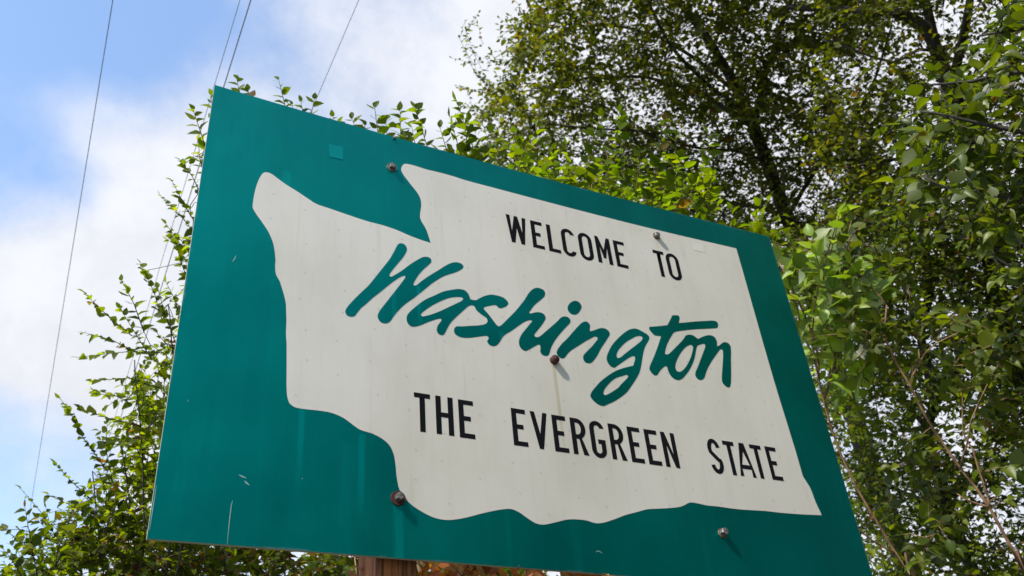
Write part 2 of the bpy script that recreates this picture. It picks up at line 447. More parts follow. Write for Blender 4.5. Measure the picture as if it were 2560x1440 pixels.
def smooth_loop(s, n=5):
    """a closed Catmull-Rom line through the points, sharp at the points marked c"""
    pts, cor = parse(s)
    out = []
    L = len(pts)
    for i in range(L):
        p1, p2 = np.array(pts[i]), np.array(pts[(i + 1) % L])
        p0 = np.array(pts[i - 1]) if not cor[i] else p1 - (p2 - p1)
        p3 = np.array(pts[(i + 2) % L]) if not cor[(i + 1) % L] else p2 + (p2 - p1)
        d1 = max(np.linalg.norm(p1 - p0), 1e-6) ** 0.5
        d2 = max(np.linalg.norm(p2 - p1), 1e-6) ** 0.5
        d3 = max(np.linalg.norm(p3 - p2), 1e-6) ** 0.5
        m1 = (p2 - p1) + d2 * ((p1 - p0) / d1 - (p2 - p0) / (d1 + d2))
        m2 = (p2 - p1) + d2 * ((p3 - p2) / d3 - (p3 - p1) / (d2 + d3))
        for j in range(n):
            t_ = j / n
            out.append(tuple((2 * t_**3 - 3 * t_**2 + 1) * p1 + (t_**3 - 2 * t_**2 + t_) * m1 + (-2 * t_**3 + 3 * t_**2) * p2 + (t_**3 - t_**2) * m2))
    return out


def decal(name, loops, mat, lift, thick=0.0, part_of=None):
    """sheeting cut to shape and laid on the bowed panel"""
    cu = bpy.data.curves.new(name, 'CURVE')
    cu.dimensions = '2D'
    cu.fill_mode = 'FRONT'
    for lp in loops:
        sp = cu.splines.new('POLY')
        sp.points.add(len(lp) - 1)
        for p, q in zip(sp.points, lp):
            p.co = (q[0], q[1], 0, 1)
        sp.use_cyclic_u = True
    tmp = bpy.data.objects.new("tmp", cu)
    me0 = bpy.data.meshes.new_from_object(tmp)
    bpy.data.objects.remove(tmp)
    bm = bmesh.new()
    bm.from_mesh(me0)
    bpy.data.meshes.remove(me0)
    xs = [v.co.x for v in bm.verts]
    zs = [v.co.y for v in bm.verts]
    for i in range(1, NX):
        xx = SIGN_W * i / NX
        if min(xs) < xx < max(xs):
            bmesh.ops.bisect_plane(bm, geom=bm.verts[:] + bm.edges[:] + bm.faces[:], plane_co=(xx, 0, 0), plane_no=(1, 0, 0))
    for k in range(1, NZ):
        zz = SIGN_H * k / NZ
        if min(zs) < zz < max(zs):
            bmesh.ops.bisect_plane(bm, geom=bm.verts[:] + bm.edges[:] + bm.faces[:], plane_co=(0, zz, 0), plane_no=(0, 1, 0))
    for v in bm.verts:
        x, z = v.co.x, v.co.y
        v.co = (x, bend(x, z) - lift, z)
    bm.normal_update()
    for f in bm.faces:
        if f.normal.y > 0:
            f.normal_flip()
        f.smooth = True
    me = bpy.data.meshes.new(name)
    bm.to_mesh(me)
    bm.free()
    me.materials.append(mat)
    o = bpy.data.objects.new(name, me)
    col.objects.link(o)
    o.parent = part_of or sign
    return o


decal("state_outline", [smooth_loop(STATE)], M_WHITE, 0.0005)["label"] = "white state silhouette sheeting"
for loops in SCRIPT:
    decal("script_letter", [smooth_loop(s) for s in loops], M_SCRIPT, 0.0010)

# highway lettering, unit cap height, drawn to a given width
S, Hs = 0.133, 0.123       # upright and level stroke


def arc(cx, cy, rx, ry, a0, a1, n=14):
    return [(cx + rx * math.cos(math.radians(a0 + (a1 - a0) * i / n)), cy + ry * math.sin(math.radians(a0 + (a1 - a0) * i / n))) for i in range(n + 1)]


def glyph(ch, w):
    if ch == 'E':
        return [[(0, 0), (w, 0), (w, Hs), (S, Hs), (S, .45), (w * .78, .45), (w * .78, .45 + Hs), (S, .45 + Hs), (S, 1 - Hs), (w * .98, 1 - Hs), (w * .98, 1), (0, 1)]]
    if ch == 'L':
        return [[(0, 0), (w, 0), (w, Hs), (S, Hs), (S, 1), (0, 1)]]
    if ch == 'T':
        c = w / 2
        return [[(c - S / 2, 0), (c + S / 2, 0), (c + S / 2, 1 - Hs), (w, 1 - Hs), (w, 1), (0, 1), (0, 1 - Hs), (c - S / 2, 1 - Hs)]]
    if ch == 'H':
        return [[(0, 0), (S, 0), (S, .45), (w - S, .45), (w - S, 0), (w, 0), (w, 1), (w - S, 1), (w - S, .45 + Hs), (S, .45 + Hs), (S, 1), (0, 1)]]
    if ch == 'V':
        c, k = w / 2, .058
        return [[(c - k, 0), (c + k, 0), (w, 1), (w - S * .92, 1), (c, .40), (S * .92, 1), (0, 1)]]
    if ch == 'N':
        return [[(0, 0), (S, 0), (S, .62), (w - S * .95, 0), (w, 0), (w, 1), (w - S, 1), (w - S, .38), (S * .95, 1), (0, 1)]]
    if ch == 'M':
        c = w / 2
        return [[(0, 0), (S, 0), (S, .62), (c - .045, .20), (c + .045, .20), (w - S, .62), (w - S, 0), (w, 0), (w, 1), (w - S * .85, 1), (c, .52), (S * .85, 1), (0, 1)]]
    if ch == 'W':
        c, k = w / 2, S
        return [[(w * .17, 0), (w * .17 + k * .86, 0), (c, .56), (w * .83 - k * .86, 0), (w * .83, 0), (w, 1), (w - k * .92, 1), (w * .76, .42), (c + k * .42, 1), (c - k * .42, 1), (w * .24, .42), (k * .92, 1), (0, 1)]]
    if ch == 'A':
        c = w / 2
        return [[(0, 0), (S * .95, 0), (w * .215, .22), (w * .785, .22), (w - S * .95, 0), (w, 0), (c + .085, 1), (c - .085, 1)], [(w * .265, .22 + Hs), (c, .74), (w * .735, .22 + Hs)]]
    if ch == 'O':
        r, ri = w / 2, w / 2 - S
        o_ = arc(w / 2, 1 - r * 1.05 + .015, r, r * 1.05, 0, 180) + arc(w / 2, r * 1.05 - .015, r, r * 1.05, 180, 360)
        i_ = arc(w / 2, 1 - r * 1.05 + .015, ri, r * 1.05 - Hs, 0, 180) + arc(w / 2, r * 1.05 - .015, ri, r * 1.05 - Hs, 180, 360)
        return [o_, i_]
    if ch in 'CG':
        r, ri = w / 2, w / 2 - S
        ry, ryi = r * 1.05, r * 1.05 - Hs
        ct, cb = 1 - ry + .015, ry - .015
        outer = arc(w / 2, ct, r, ry, 8, 180) + arc(w / 2, cb, r, ry, 180, 352 if ch == 'C' else 360)
        inner = arc(w / 2, ct, ri, ryi, 12, 180) + arc(w / 2, cb, ri, ryi, 180, 348 if ch == 'C' else 360)
        if ch == 'G':
            return [outer + [(w, .5), (w * .5, .5), (w * .5, .5 - Hs), (w - S, .5 - Hs)] + inner[::-1]]
        return [outer + inner[::-1]]
    if ch == 'R':
        r0, r1 = .285, .285 - Hs
        bx = w * .42
        o_ = [(0, 0), (S, 0), (S, .43), (w * .47, .43), (w - S * 1.12, 0), (w, 0), (w * .66, .455)] + arc(bx, 1 - r0, w * .96 - bx, r0, -60, 90, 12) + [(0, 1)]
        i_ = [(S, .43 + Hs)] + arc(bx, 1 - r0, w * .96 - bx - S, r1, -90, 90, 12) + [(S, 1 - Hs)]
        return [o_, i_]
    if ch == 'S':
        r = w / 2
        mid = arc(r, 1 - .285, r - S / 2, .285 - Hs / 2 + .012, 12, 205, 16) + [(w * .30, .565), (w * .5, .48), (w * .70, .395)] + arc(r, .285, r - S / 2, .285 - Hs / 2 + .012, 25, -168, 16)
        L, R = [], []
        for i, p in enumerate(mid):
            a, b_ = mid[max(0, i - 1)], mid[min(len(mid) - 1, i + 1)]
            dx, dy = b_[0] - a[0], b_[1] - a[1]
            l = math.hypot(dx, dy)
            h = S / 2 * (0.97 if abs(dy) > abs(dx) else 0.95)
            L.append((p[0] - dy / l * h, p[1] + dx / l * h))
            R.append((p[0] + dy / l * h, p[1] - dx / l * h))
        return [L + R[::-1]]


LETTERS = [("W", 1.0272, 1.1052, 1.1455), ("E", 1.1240, 1.1710, 1.1450), ("L", 1.1880, 1.2362, 1.1448), ("C", 1.2465, 1.3015, 1.1440), ("O", 1.3172, 1.3742, 1.1440),
           ("M", 1.3905, 1.4535, 1.1465), ("E", 1.4700, 1.5188, 1.1468), ("T", 1.6465, 1.6955, 1.1472), ("O", 1.7023, 1.7610, 1.1472),
           ("T", .6617, .7114, .3664), ("H", .7280, .7824, .3668), ("E", .7998, .8487, .3658),
           ("E", .9730, 1.0212, .3645), ("V", 1.0369, 1.0955, .3640), ("E", 1.1118, 1.1606, .3630), ("R", 1.1760, 1.2307, .3630), ("G", 1.2437, 1.2965, .3625), ("R", 1.3143, 1.3690, .3630),
           ("E", 1.3853, 1.4336, .3625), ("E", 1.4498, 1.4993, .3625), ("N", 1.5140, 1.5682, .3625),
           ("S", 1.6969, 1.7492, .3635), ("T", 1.7648, 1.8119, .3648), ("A", 1.8119, 1.8798, .3660), ("T", 1.8800, 1.9290, .3664), ("E", 1.9475, 1.9960, .3680)]
CAP = 0.1232
for ch, x0, x1, z0 in LETTERS:
    lp = glyph(ch, (x1 - x0) / CAP)
    decal("letter", [[(x0 + p[0] * CAP, z0 + p[1] * CAP) for p in l] for l in lp], M_BLACK, 0.0010)

# stickers and scratches
decal("patch", [[(.3816, 1.3798), (.4325, 1.3836), (.4336, 1.3254), (.3861, 1.3231)]], M_PATCH, 0.0010)["label"] = "square lighter teal repair patch"
decal("patch", [[(1.852, 1.3565), (1.905, 1.3620), (1.903, 1.3215), (1.852, 1.3190)]], M_WPATCH, 0.0010)["label"] = "square whiter repair patch"


def scratch(pts, w):
    L, R = [], []
    for i, p in enumerate(pts):
        a, b_ = pts[max(0, i - 1)], pts[min(len(pts) - 1, i + 1)]
        dx, dy = b_[0] - a[0], b_[1] - a[1]
        l = math.hypot(dx, dy)
        h = w * (0.35 if i in (0, len(pts) - 1) else 1)
        L.append((p[0] - dy / l * h, p[1] + dx / l * h))
        R.append((p[0] + dy / l * h, p[1] - dx / l * h))
    decal("scratch", [L + R[::-1]], M_SCRATCH, 0.0008)


scratch([(.1828, .1110), (.1808, .098), (.1800, .06), (.1802, .002)], .0011)
scratch([(.1918, .1789), (.2010, .1748), (.2110, .1716)], .0022)
scratch([(.2067, .1647), (.2125, .159), (.2193, .1545)], .0024)
scratch([(.118, .82), (.123, .832), (.126, .845)], .0016)
scratch([(.048, .36), (.05, .366)], .0015)
scratch([(.0035, .13), (.0032, .07), (.003, .02)], .0013)
scratch([(.35, .185), (.352, .189)], .0018)
scratch([(1.205, .062), (1.216, .066), (1.228, .060)], .0012)


def disc(bm, r0, r1, y0, y1, n=20, dome=0.0):
    """a turned ring from radius r0 at depth y0 to r1 at y1 with its face closed"""
    a = [bm.verts.new((r0 * math.cos(2 * math.pi * i / n), y0, r0 * math.sin(2 * math.pi * i / n))) for i in range(n)]
    b_ = [bm.verts.new((r1 * math.cos(2 * math.pi * i / n), y1, r1 * math.sin(2 * math.pi * i / n))) for i in range(n)]
    for i in range(n):
        bm.faces.new((a[i], a[(i + 1) % n], b_[(i + 1) % n], b_[i]))
    c = bm.verts.new((0, y1 - dome, 0))
    for i in range(n):
        bm.faces.new((b_[i], b_[(i + 1) % n], c))
    return bm


def make_bolt(x, z, wr, hr, hh, wmat, hmat, label, turn=0.3, dome=0.0):
    b0 = bend(x, z)
    bm = disc(bmesh.new(), wr, wr * 0.96, 0, -0.0030, 28)
    bmesh.ops.recalc_face_normals(bm, faces=bm.faces)
    me = bpy.data.meshes.new("bolt")
    bm.to_mesh(me)
    bm.free()
    me.materials.append(wmat)
    o = bpy.data.objects.new("bolt", me)
    col.objects.link(o)
    o.parent = sign
    o.location = (x, b0 - 0.0002, z)
    o.rotation_euler = (random.uniform(-.06, .06), 0, random.uniform(-.06, .06))
    o["label"] = label
    bm = bmesh.new()
    n = 6 if not dome else 18
    disc(bm, hr, hr, 0.002, -hh * 0.82, n)
    f = [f_ for f_ in bm.faces if len(f_.verts) == 3]
    bmesh.ops.delete(bm, geom=f, context='FACES')
    disc(bm, hr, hr * (0.84 if not dome else 0.6), -hh * 0.82, -hh, n, dome)
    bmesh.ops.remove_doubles(bm, verts=bm.verts, dist=1e-5)
    bmesh.ops.recalc_face_normals(bm, faces=bm.faces)
    me = bpy.data.meshes.new("bolt_head")
    bm.to_mesh(me)
    bm.free()
    me.materials.append(hmat)
    h = bpy.data.objects.new("bolt_head", me)
    col.objects.link(h)
    h.parent = o
    h.location = (0, -0.0028, 0)
    h.rotation_euler = (0, turn, 0)


make_bolt(.6035, 1.3495, .0185, .0115, .0125, M_STEEL, M_STEEL, "galvanised bolt with wide washer at upper left", 0.25)
make_bolt(1.6802, 1.3438, .0155, .0118, .0135, M_RUSTY_EDGE, M_STEEL, "small bolt with rust-stained washer at upper right", 0.5)
make_bolt(1.1463, .6852, .0148, .0140, .0150, M_RUST, M_RUST, "dark rusty bolt at the middle of the sign", 0.1, 0.002)
make_bolt(.6099, .1610, .0215, .0115, .0150, M_RUST, M_STEEL, "steel bolt on a wide rusty washer at lower left", 0.4)
make_bolt(1.6819, .1588, .0165, .0128, .0155, M_RUSTY_EDGE, M_STEEL, "small bolt with rust-stained washer at lower right", 0.7)
make_bolt(.6150, 1.4912, .0050, .0040, .0050, M_STEEL, M_STEEL, "tiny screw at the top edge", 0.2)

# ------------------------------------------------------------------ posts
m, t, b, out = material("weathered_post_wood")
vec, x, y, z = obj_xyz(t)
g = noise(t, vec, 9, 6, 0.65, sc=(7, 7, 0.35))
g2 = noise(t, vec, 30, 4, 0.6, sc=(9, 9, 0.25))
c = mix_col(t, map_range(t, g, 0.35, 0.68), (0.06, 0.020, 0.008), (0.40, 0.135, 0.038))
c = mix_col(t, map_range(t, g2, 0.58, 0.8), c, (0.16, 0.09, 0.055))
c = mix_col(t, map_range(t, g2, 0.25, 0.38, 1, 0), c, (0.02, 0.012, 0.008))
t.links.new(c, b.inputs['Base Color'])
b.inputs['Roughness'].default_value = 0.85
bmp = t.nodes.new('ShaderNodeBump')
bmp.inputs['Strength'].default_value = 0.7
bmp.inputs['Distance'].default_value = 0.004
t.links.new(g2, bmp.inputs['Height'])
t.links.new(bmp.outputs[0], b.inputs['Normal'])
M_POST = m


def make_post(xc, label):
    bm = bmesh.new()
    w, d, top = 0.056, 0.145, SIGN_Z + 1.40
    y0 = bend(xc, 1.4) + TH + 0.002
    rings = []
    for k in range(13):
        zz = -0.3 + (top + 0.3) * k / 12
        j = lambda: random.uniform(-.0008, .0008)
        c_ = 0.005
        yy = y0
        q = [(-w + c_, yy), (w - c_, yy), (w, yy + c_), (w, yy + d - c_), (w - c_, yy + d), (-w + c_, yy + d), (-w, yy + d - c_), (-w, yy + c_)]
        rings.append([bm.verts.new((xc + a + j(), e + j() + 0.0009, zz)) for a, e in q])
    for r0, r1 in zip(rings, rings[1:]):
        for i in range(8):
            bm.faces.new((r0[i], r0[(i + 1) % 8], r1[(i + 1) % 8], r1[i]))
    bm.faces.new(rings[-1])
    bm.faces.new(rings[0][::-1])
    me = bpy.data.meshes.new("wooden_post")
    bm.to_mesh(me)
    bm.free()
    tag(link("wooden_post", me, M_POST), label, "post", "posts carrying the sign")


make_post(.615, "weathered brown wooden post showing under the sign's bottom edge")
make_post(1.681, "wooden post hidden behind the sign's half with the word State")

# ------------------------------------------------------------------ power lines
m, t, b, out = material("dark_cable")
vec, x, y, z = obj_xyz(t)
t.links.new(mix_col(t, noise(t, vec, 3, 2), (0.10, 0.11, 0.14), (0.15, 0.155, 0.17)), b.inputs['Base Color'])
b.inputs['Roughness'].default_value = 0.55
M_CABLE = m
WIRE = Vector((0.0, 0.9993, 0.0371)).normalized()


def tube_mesh(name, paths, sides=5):
    """paths: list of (points, radii); one mesh of tapering tubes"""
    V, F = [], []
    for pts, rad in paths:
        pts = [Vector(p) for p in pts]
        base = len(V)
        up = Vector((0.13, 0.21, 0.97))
        for i, p in enumerate(pts):
            d = (pts[min(i + 1, len(pts) - 1)] - pts[max(i - 1, 0)])
            if d.length < 1e-9:
                d = Vector((0, 0, 1))
            d.normalize()
            s = d.cross(up)
            if s.length < 1e-3:
                s = d.cross(Vector((1, 0, 0)))
            s.normalize()
            u = s.cross(d)
            for k in range(sides):
                a = 2 * math.pi * k / sides
                V.append(p + (s * math.cos(a) + u * math.sin(a)) * rad[i])
        n = len(pts)
        for i in range(n - 1):
            for k in range(sides):
                a, b_ = base + i * sides + k, base + i * sides + (k + 1) % sides
                F.append((a, b_, b_ + sides, a + sides))
        F.append(tuple(base + (n - 1) * sides + k for k in range(sides)))
        F.append(tuple(base + k for k in range(sides))[::-1])
    me = bpy.data.meshes.new(name)
    me.from_pydata(V, [], F)
    me.polygons.foreach_set('use_smooth', [True] * len(me.polygons))
    return me


for px, z, r, label in ((282, 9.5, .0046, "power line nearest the photo's left edge, alone in the sky"),
                        (600, 9.5, .0034, "thin power line meeting the sign's upper corner"),
                        (627, 9.0, .0055, "thicker power line of the close pair above the sign's corner"),
                        (897, 10.0, .0034, "thin power line passing over the sign's top edge alone")):
    d = view_dir(px, 0)
    p = CAM + d * ((z - CAM.z) / d.z)
    pts = []
    for i in range(25):
        s_ = -30 + 190 * i / 24
        pts.append(p + WIRE * s_)
    tag(link("power_line", tube_mesh("power_line", [(pts, [r] * len(pts))], 8), M_CABLE), label, "cable", "power lines crossing the sky")

# ------------------------------------------------------------------ plant materials
def leaf_material(name, trans=0.45, rough=0.5, spec=0.14):
    m, t, b, out = material(name)
    at_ = t.nodes.new('ShaderNodeAttribute')
    at_.attribute_name = "tint"
    geo = t.nodes.new('ShaderNodeNewGeometry')
    vec, x, y, z = obj_xyz(t)
    c = mix_col(t, math_node(t, 'MULTIPLY', geo.outputs['Backfacing'], 0.14), at_.outputs['Color'], (0.13, 0.16, 0.02))
    t.links.new(c, b.inputs['Base Color'])
    b.inputs['Roughness'].default_value = rough
    b.inputs['Specular IOR Level'].default_value = spec
    tr = t.nodes.new('ShaderNodeBsdfTranslucent')
    hs = t.nodes.new('ShaderNodeMix')
    hs.data_type = 'RGBA'
    hs.blend_type = 'MULTIPLY'
    hs.inputs['Factor'].default_value = 1.0
    t.links.new(at_.outputs['Color'], hs.inputs[6])
    hs.inputs[7].default_value = (3.0, 2.9, 0.6, 1)
    t.links.new(hs.outputs[2], tr.inputs['Color'])
    mx = t.nodes.new('ShaderNodeMixShader')
    mx.inputs[0].default_value = trans
    t.links.new(b.outputs[0], mx.inputs[1])
    t.links.new(tr.outputs[0], mx.inputs[2])
    t.links.new(mx.outputs[0], out.inputs[0])
    return m


M_LEAF = leaf_material("leaf_green", 0.36)
M_GLOSS = leaf_material("leaf_glossy", 0.38, 0.42, 0.30)
M_DRY = leaf_material("leaf_dry", 0.12, 0.6, 0.2)
M_THIN = leaf_material("leaf_thin_translucent", 0.60)
m, t, b, out = material("dark_bark")
vec, x, y, z = obj_xyz(t)
g = noise(t, vec, 14, 5, 0.6, sc=(3, 3, 0.6))
t.links.new(mix_col(t, map_range(t, g, 0.35, 0.65), (0.014, 0.011, 0.009), (0.046, 0.037, 0.029)), b.inputs['Base Color'])
b.inputs['Roughness'].default_value = 0.9
M_BARK = m
m, t, b, out = material("brown_stem_bark")
vec, x, y, z = obj_xyz(t)
g = noise(t, vec, 22, 4, 0.6, sc=(2, 2, 0.7))
t.links.new(mix_col(t, map_range(t, g, 0.35, 0.65), (0.09, 0.045, 0.022), (0.26, 0.15, 0.075)), b.inputs['Base Color'])
b.inputs['Roughness'].default_value = 0.75
M_STEM = m

GREENS = [(.052, .064, .002), (.038, .049, .002), (.070, .082, .002), (.027, .037, .002), (.104, .110, .003), (.047, .062, .003)]
BRIGHT = [(.058, .090, .002), (.076, .110, .002), (.046, .078, .003), (.090, .116, .003), (.062, .092, .003), (.038, .066, .003)]
SPRAY = [(.066, .094, .002), (.048, .072, .002), (.088, .114, .002), (.042, .064, .003), (.106, .126, .003)]
COOL = [(.044, .068, .003), (.032, .053, .003), (.062, .086, .004), (.092, .116, .007), (.041, .060, .003), (.076, .098, .004)]
AUTUMN = [(.11, .085, .012), (.075, .035, .012), (.10, .055, .018)]


def leaf_template(kind):
    """x along the leaf, y across, z up; folded along the rib, tip drooping"""
    if kind == 'far':
        st, wd = [0.0, 0.34, 0.70, 1.0], [0, .34, .24, 0]
    elif kind == 'near':
        st, wd = [0.0, 0.08, 0.26, 0.46, 0.68, 0.86, 1.0], [0, .17, .32, .345, .25, .095, 0]
    else:
        st, wd = [0.0, 0.14, 0.42, 0.76, 1.0], [0, .25, .36, .20, 0]
    V, F = [], []
    for s, w in zip(st, wd):
        droop = -0.16 * s * s
        V.append((s, 0, droop))
        if w:
            V.append((s, w, droop + w * 0.28))
            V.append((s, -w, droop + w * 0.28))
    idx = [0]
    for w in wd[1:-1]:
        idx.append(idx[-1] + (1 if idx[-1] == 0 else 3))
    idx.append(idx[-1] + 3)
    F.append((0, idx[1], idx[1] + 1))
    F.append((0, idx[1] + 2, idx[1]))
    for a, b_ in zip(idx[1:-2], idx[2:-1]):
        F.append((a, b_, b_ + 1, a + 1))
        F.append((a, a + 2, b_ + 2, b_))
    a, e = idx[-2], idx[-1]
    F.append((a, e, a + 1))
    F.append((a, a + 2, e))
    return np.array(V, float), F


TEMPL = {k: leaf_template(k) for k in ('far', 'mid', 'near')}
SIGN_POLY = [(536, 212), (1923, 592), (2197, 1488), (367, 1346)]


def behind_sign(px, py):
    s = None
    for (x0, y0), (x1, y1) in zip(SIGN_POLY, SIGN_POLY[1:] + SIGN_POLY[:1]):
        c = (x1 - x0) * (py - y0) - (y1 - y0) * (px - x0)
        if s is None:
            s = c > 0
        elif (c > 0) != s:
            return False
    return True


class Plant:
    def __init__(self, name, label, category, base, palette, bark, group=None, kind='mid', leaf=0.065, autumn=0.04, seed=1, mat=None, ref=(0, -0.25, 1.0)):
        self.root = empty(name, base)
        tag(self.root, label, category, group)
        self.pal, self.bark, self.kind, self.leaf, self.autumn = palette, bark, kind, leaf, autumn
        self.rs = np.random.default_rng(seed)
        self.mat = mat or M_LEAF
        self.ref = np.array(ref)
        self.nodes = np.zeros((0, 3))
        self.nrad = np.zeros(0)
        self.twigs = []
        self.leaves = []           # (pos, dir, normal, size, colour index)

    def add_nodes(self, pts, rads):
        self.nodes = np.vstack([self.nodes, np.array([tuple(p) for p in pts])])
        self.nrad = np.concatenate([self.nrad, np.array(rads, float)])

    def limb(self, part, pts, r0, r1, sides=8, wob=0.0, bark=None):
        """a main limb as a part of its own, its points run through a smooth line"""
        P = [np.array(tuple(p)) for p in pts]
        out = []
        for i in range(len(P) - 1):
            p0, p1, p2, p3 = P[max(i - 1, 0)], P[i], P[i + 1], P[min(i + 2, len(P) - 1)]
            n = max(2, int(np.linalg.norm(p2 - p1) / 0.12))
            for j in range(n):
                t_ = j / n
                out.append(0.5 * (2 * p1 + (p2 - p0) * t_ + (2 * p0 - 5 * p1 + 4 * p2 - p3) * t_ ** 2 + (3 * p1 - p0 - 3 * p2 + p3) * t_ ** 3))
        out.append(P[-1])
        if wob:
            k = self.rs.normal(0, wob, (len(out), 3))
            k = (k + np.roll(k, 1, 0) + np.roll(k, 2, 0)) / 3
            k[0] = 0
            out = [o_ + q for o_, q in zip(out, k)]
        rad = [r0 + (r1 - r0) * (i / (len(out) - 1)) ** 0.9 for i in range(len(out))]
        rad = [r * (1 + 0.06 * math.sin(i * 1.7) * (r > 0.02)) for i, r in enumerate(rad)]
        link(part, tube_mesh(part, [(out, rad)], sides), bark or self.bark, self.root)
        self.add_nodes(out, rad)
        return out

    def twig(self, pts, r0, r1):
        n = len(pts)
        self.twigs.append((pts, [r0 + (r1 - r0) * i / (n - 1) for i in range(n)]))

    def reach(self, target, rmax=0.012, sag=0.08, reg=True):
        """grow a twig from the nearest wood to the target"""
        tgt = np.array(tuple(target))
        dv = self.nodes - tgt
        d = np.linalg.norm(dv, axis=1)
        cost = d + np.maximum(dv[:, 2], 0) * 0.8
        i = int(np.argmin(cost))
        a = self.nodes[i]
        L = d[i]
        if L < 0.02:
            return None
        r0 = min(self.nrad[i] * 0.7, 0.0035 + 0.006 * L, rmax)
        n = max(3, int(L / 0.10))
        mid = (a + tgt) / 2 + np.array([0, 0, -sag * L]) + self.rs.normal(0, 0.06 * L, 3)
        pts, rad = [], []
        for k in range(n + 1):
            t_ = k / n
            p = (1 - t_) ** 2 * a + 2 * t_ * (1 - t_) * mid + t_ ** 2 * tgt
            if 0 < k < n:
                p = p + self.rs.normal(0, 0.012, 3)
            pts.append(p)
            rad.append(r0 + (0.0018 - r0) * t_)
        self.twigs.append((pts, rad))
        if reg:
            self.add_nodes(pts[1:], rad[1:])
        return pts

    def dress(self, pts, spacing, size, start=0.0, flat=None, spread=1.0, jitter=0.35):
        """alternate leaves along a shoot"""
        P = np.array([tuple(p) for p in pts])
        seg = np.linalg.norm(np.diff(P, axis=0), axis=1)
        cum = np.concatenate([[0], np.cumsum(seg)])
        L = cum[-1]
        s = L * start + spacing * self.rs.random()
        side = 1
        ref = self.rs.normal(0, 0.35, 3) + self.ref
        if flat is not None:
            ref = np.array(tuple(flat)) + self.rs.normal(0, 0.25, 3)
        while s <= L + 1e-6:
            i = min(int(np.searchsorted(cum, s) - 1), len(seg) - 1)
            i = max(i, 0)
            t_ = (s - cum[i]) / max(seg[i], 1e-6)
            p = P[i] * (1 - t_) + P[i + 1] * t_
            d = (P[i + 1] - P[i]) / max(seg[i], 1e-6)
            lat = np.cross(ref, d)
            ln = np.linalg.norm(lat)
            lat = lat / ln if ln > 1e-3 else np.array([1.0, 0, 0])
            ld = d * (0.55 + 0.3 * self.rs.random()) + lat * side * spread + self.rs.normal(0, jitter * 0.6, 3) + np.array([0, 0, -0.15])
            nn = ref / np.linalg.norm(ref) + self.rs.normal(0, jitter, 3)
            frac = s / max(L, 1e-6)
            sz = size * (0.50 + 0.75 * self.rs.random() ** 0.8) * (1.0 if frac < 0.8 else 1.0 - 1.6 * (frac - 0.8))
            self.add_leaf(p, ld, nn, sz)
            side = -side
            s += spacing * (0.75 + 0.5 * self.rs.random())
        d = P[-1] - P[-2]
        self.add_leaf(P[-1], d / max(np.linalg.norm(d), 1e-6) + self.rs.normal(0, .2, 3), ref + self.rs.normal(0, .3, 3), size * 0.7)

    def add_leaf(self, p, d, n, size, ci=None):
        if ci is None:
            ci = len(self.pal) + int(self.rs.integers(len(AUTUMN))) if self.rs.random() < self.autumn else int(self.rs.integers(len(self.pal)))
        self.leaves.append((np.array(p, float), np.array(d, float), np.array(n, float), float(size), ci))

    def bunch(self, tip, n, length, size, spacing, droop=0.12):
        """side twigs fanning from the end of a shoot"""
        pts = self.reach(tip)
        if pts is None:
            return
        k0 = max(0, len(pts) - 1 - max(2, int(0.5 / 0.10)))
        self.dress(pts[k0:], spacing, size)
        d0 = pts[-1] - pts[-2]
        d0 = d0 / np.linalg.norm(d0)
        for _ in range(n):
            b_ = pts[self.rs.integers(max(1, len(pts) - 4), len(pts))]
            d = d0 * 0.5 + self.rs.normal(0, 0.7, 3) + np.array([0, 0, 0.12])
            d /= np.linalg.norm(d)
            L = length * (0.6 + 0.7 * self.rs.random())
            q = [b_ + d * L * k / 3 + np.array([0, 0, -droop * L * (k / 3) ** 2]) + self.rs.normal(0, .008, 3) for k in range(4)]
            q[0] = b_
            self.twig(q, 0.0026, 0.0012)
            self.dress(q, spacing, size, 0.1)

    def finish(self, n_single=300):
        root, base = self.root, Vector(self.root.location)
        cols = list(self.pal) + AUTUMN
        if self.twigs:
            o = link("twigs", tube_mesh("twigs", self.twigs, 4), self.bark, root)
            o["kind"] = "stuff"
        V, F = TEMPL[self.kind]
        n = len(self.leaves)
        P = np.array([l[0] for l in self.leaves])
        D = np.array([l[1] for l in self.leaves])
        Nn = np.array([l[2] for l in self.leaves])
        S_ = np.array([l[3] for l in self.leaves])
        C = np.array([l[4] for l in self.leaves])
        D /= np.linalg.norm(D, axis=1)[:, None]
        Y = np.cross(Nn, D)
        Y /= np.maximum(np.linalg.norm(Y, axis=1), 1e-4)[:, None]
        Z = np.cross(D, Y)
        # how large each leaf shows in the picture
        R_ = P - np.array(CAM)
        zc = R_ @ np.array(AX_F)
        px = 1280 + FPX * (R_ @ np.array(AX_R)) / np.maximum(zc, .05)
        py = 720 + FPX * (R_ @ np.array(AX_D)) / np.maximum(zc, .05)
        face = np.abs(np.einsum('ij,ij->i', Z, R_)) / np.maximum(np.linalg.norm(R_, axis=1), .05)
        score = S_ / np.maximum(zc, .05) * (0.25 + face)
        ok = (zc > .1) & (px > 0) & (px < 2560) & (py > 0) & (py < 1440)
        hid = np.array([behind_sign(a, b_) for a, b_ in zip(px, py)]) & (zc > 1.5)
        score = np.where(ok & ~hid, score, -1)
        order = np.argsort(-score)
        single = [i for i in order[:n_single] if score[i] > 0]
        variants = []
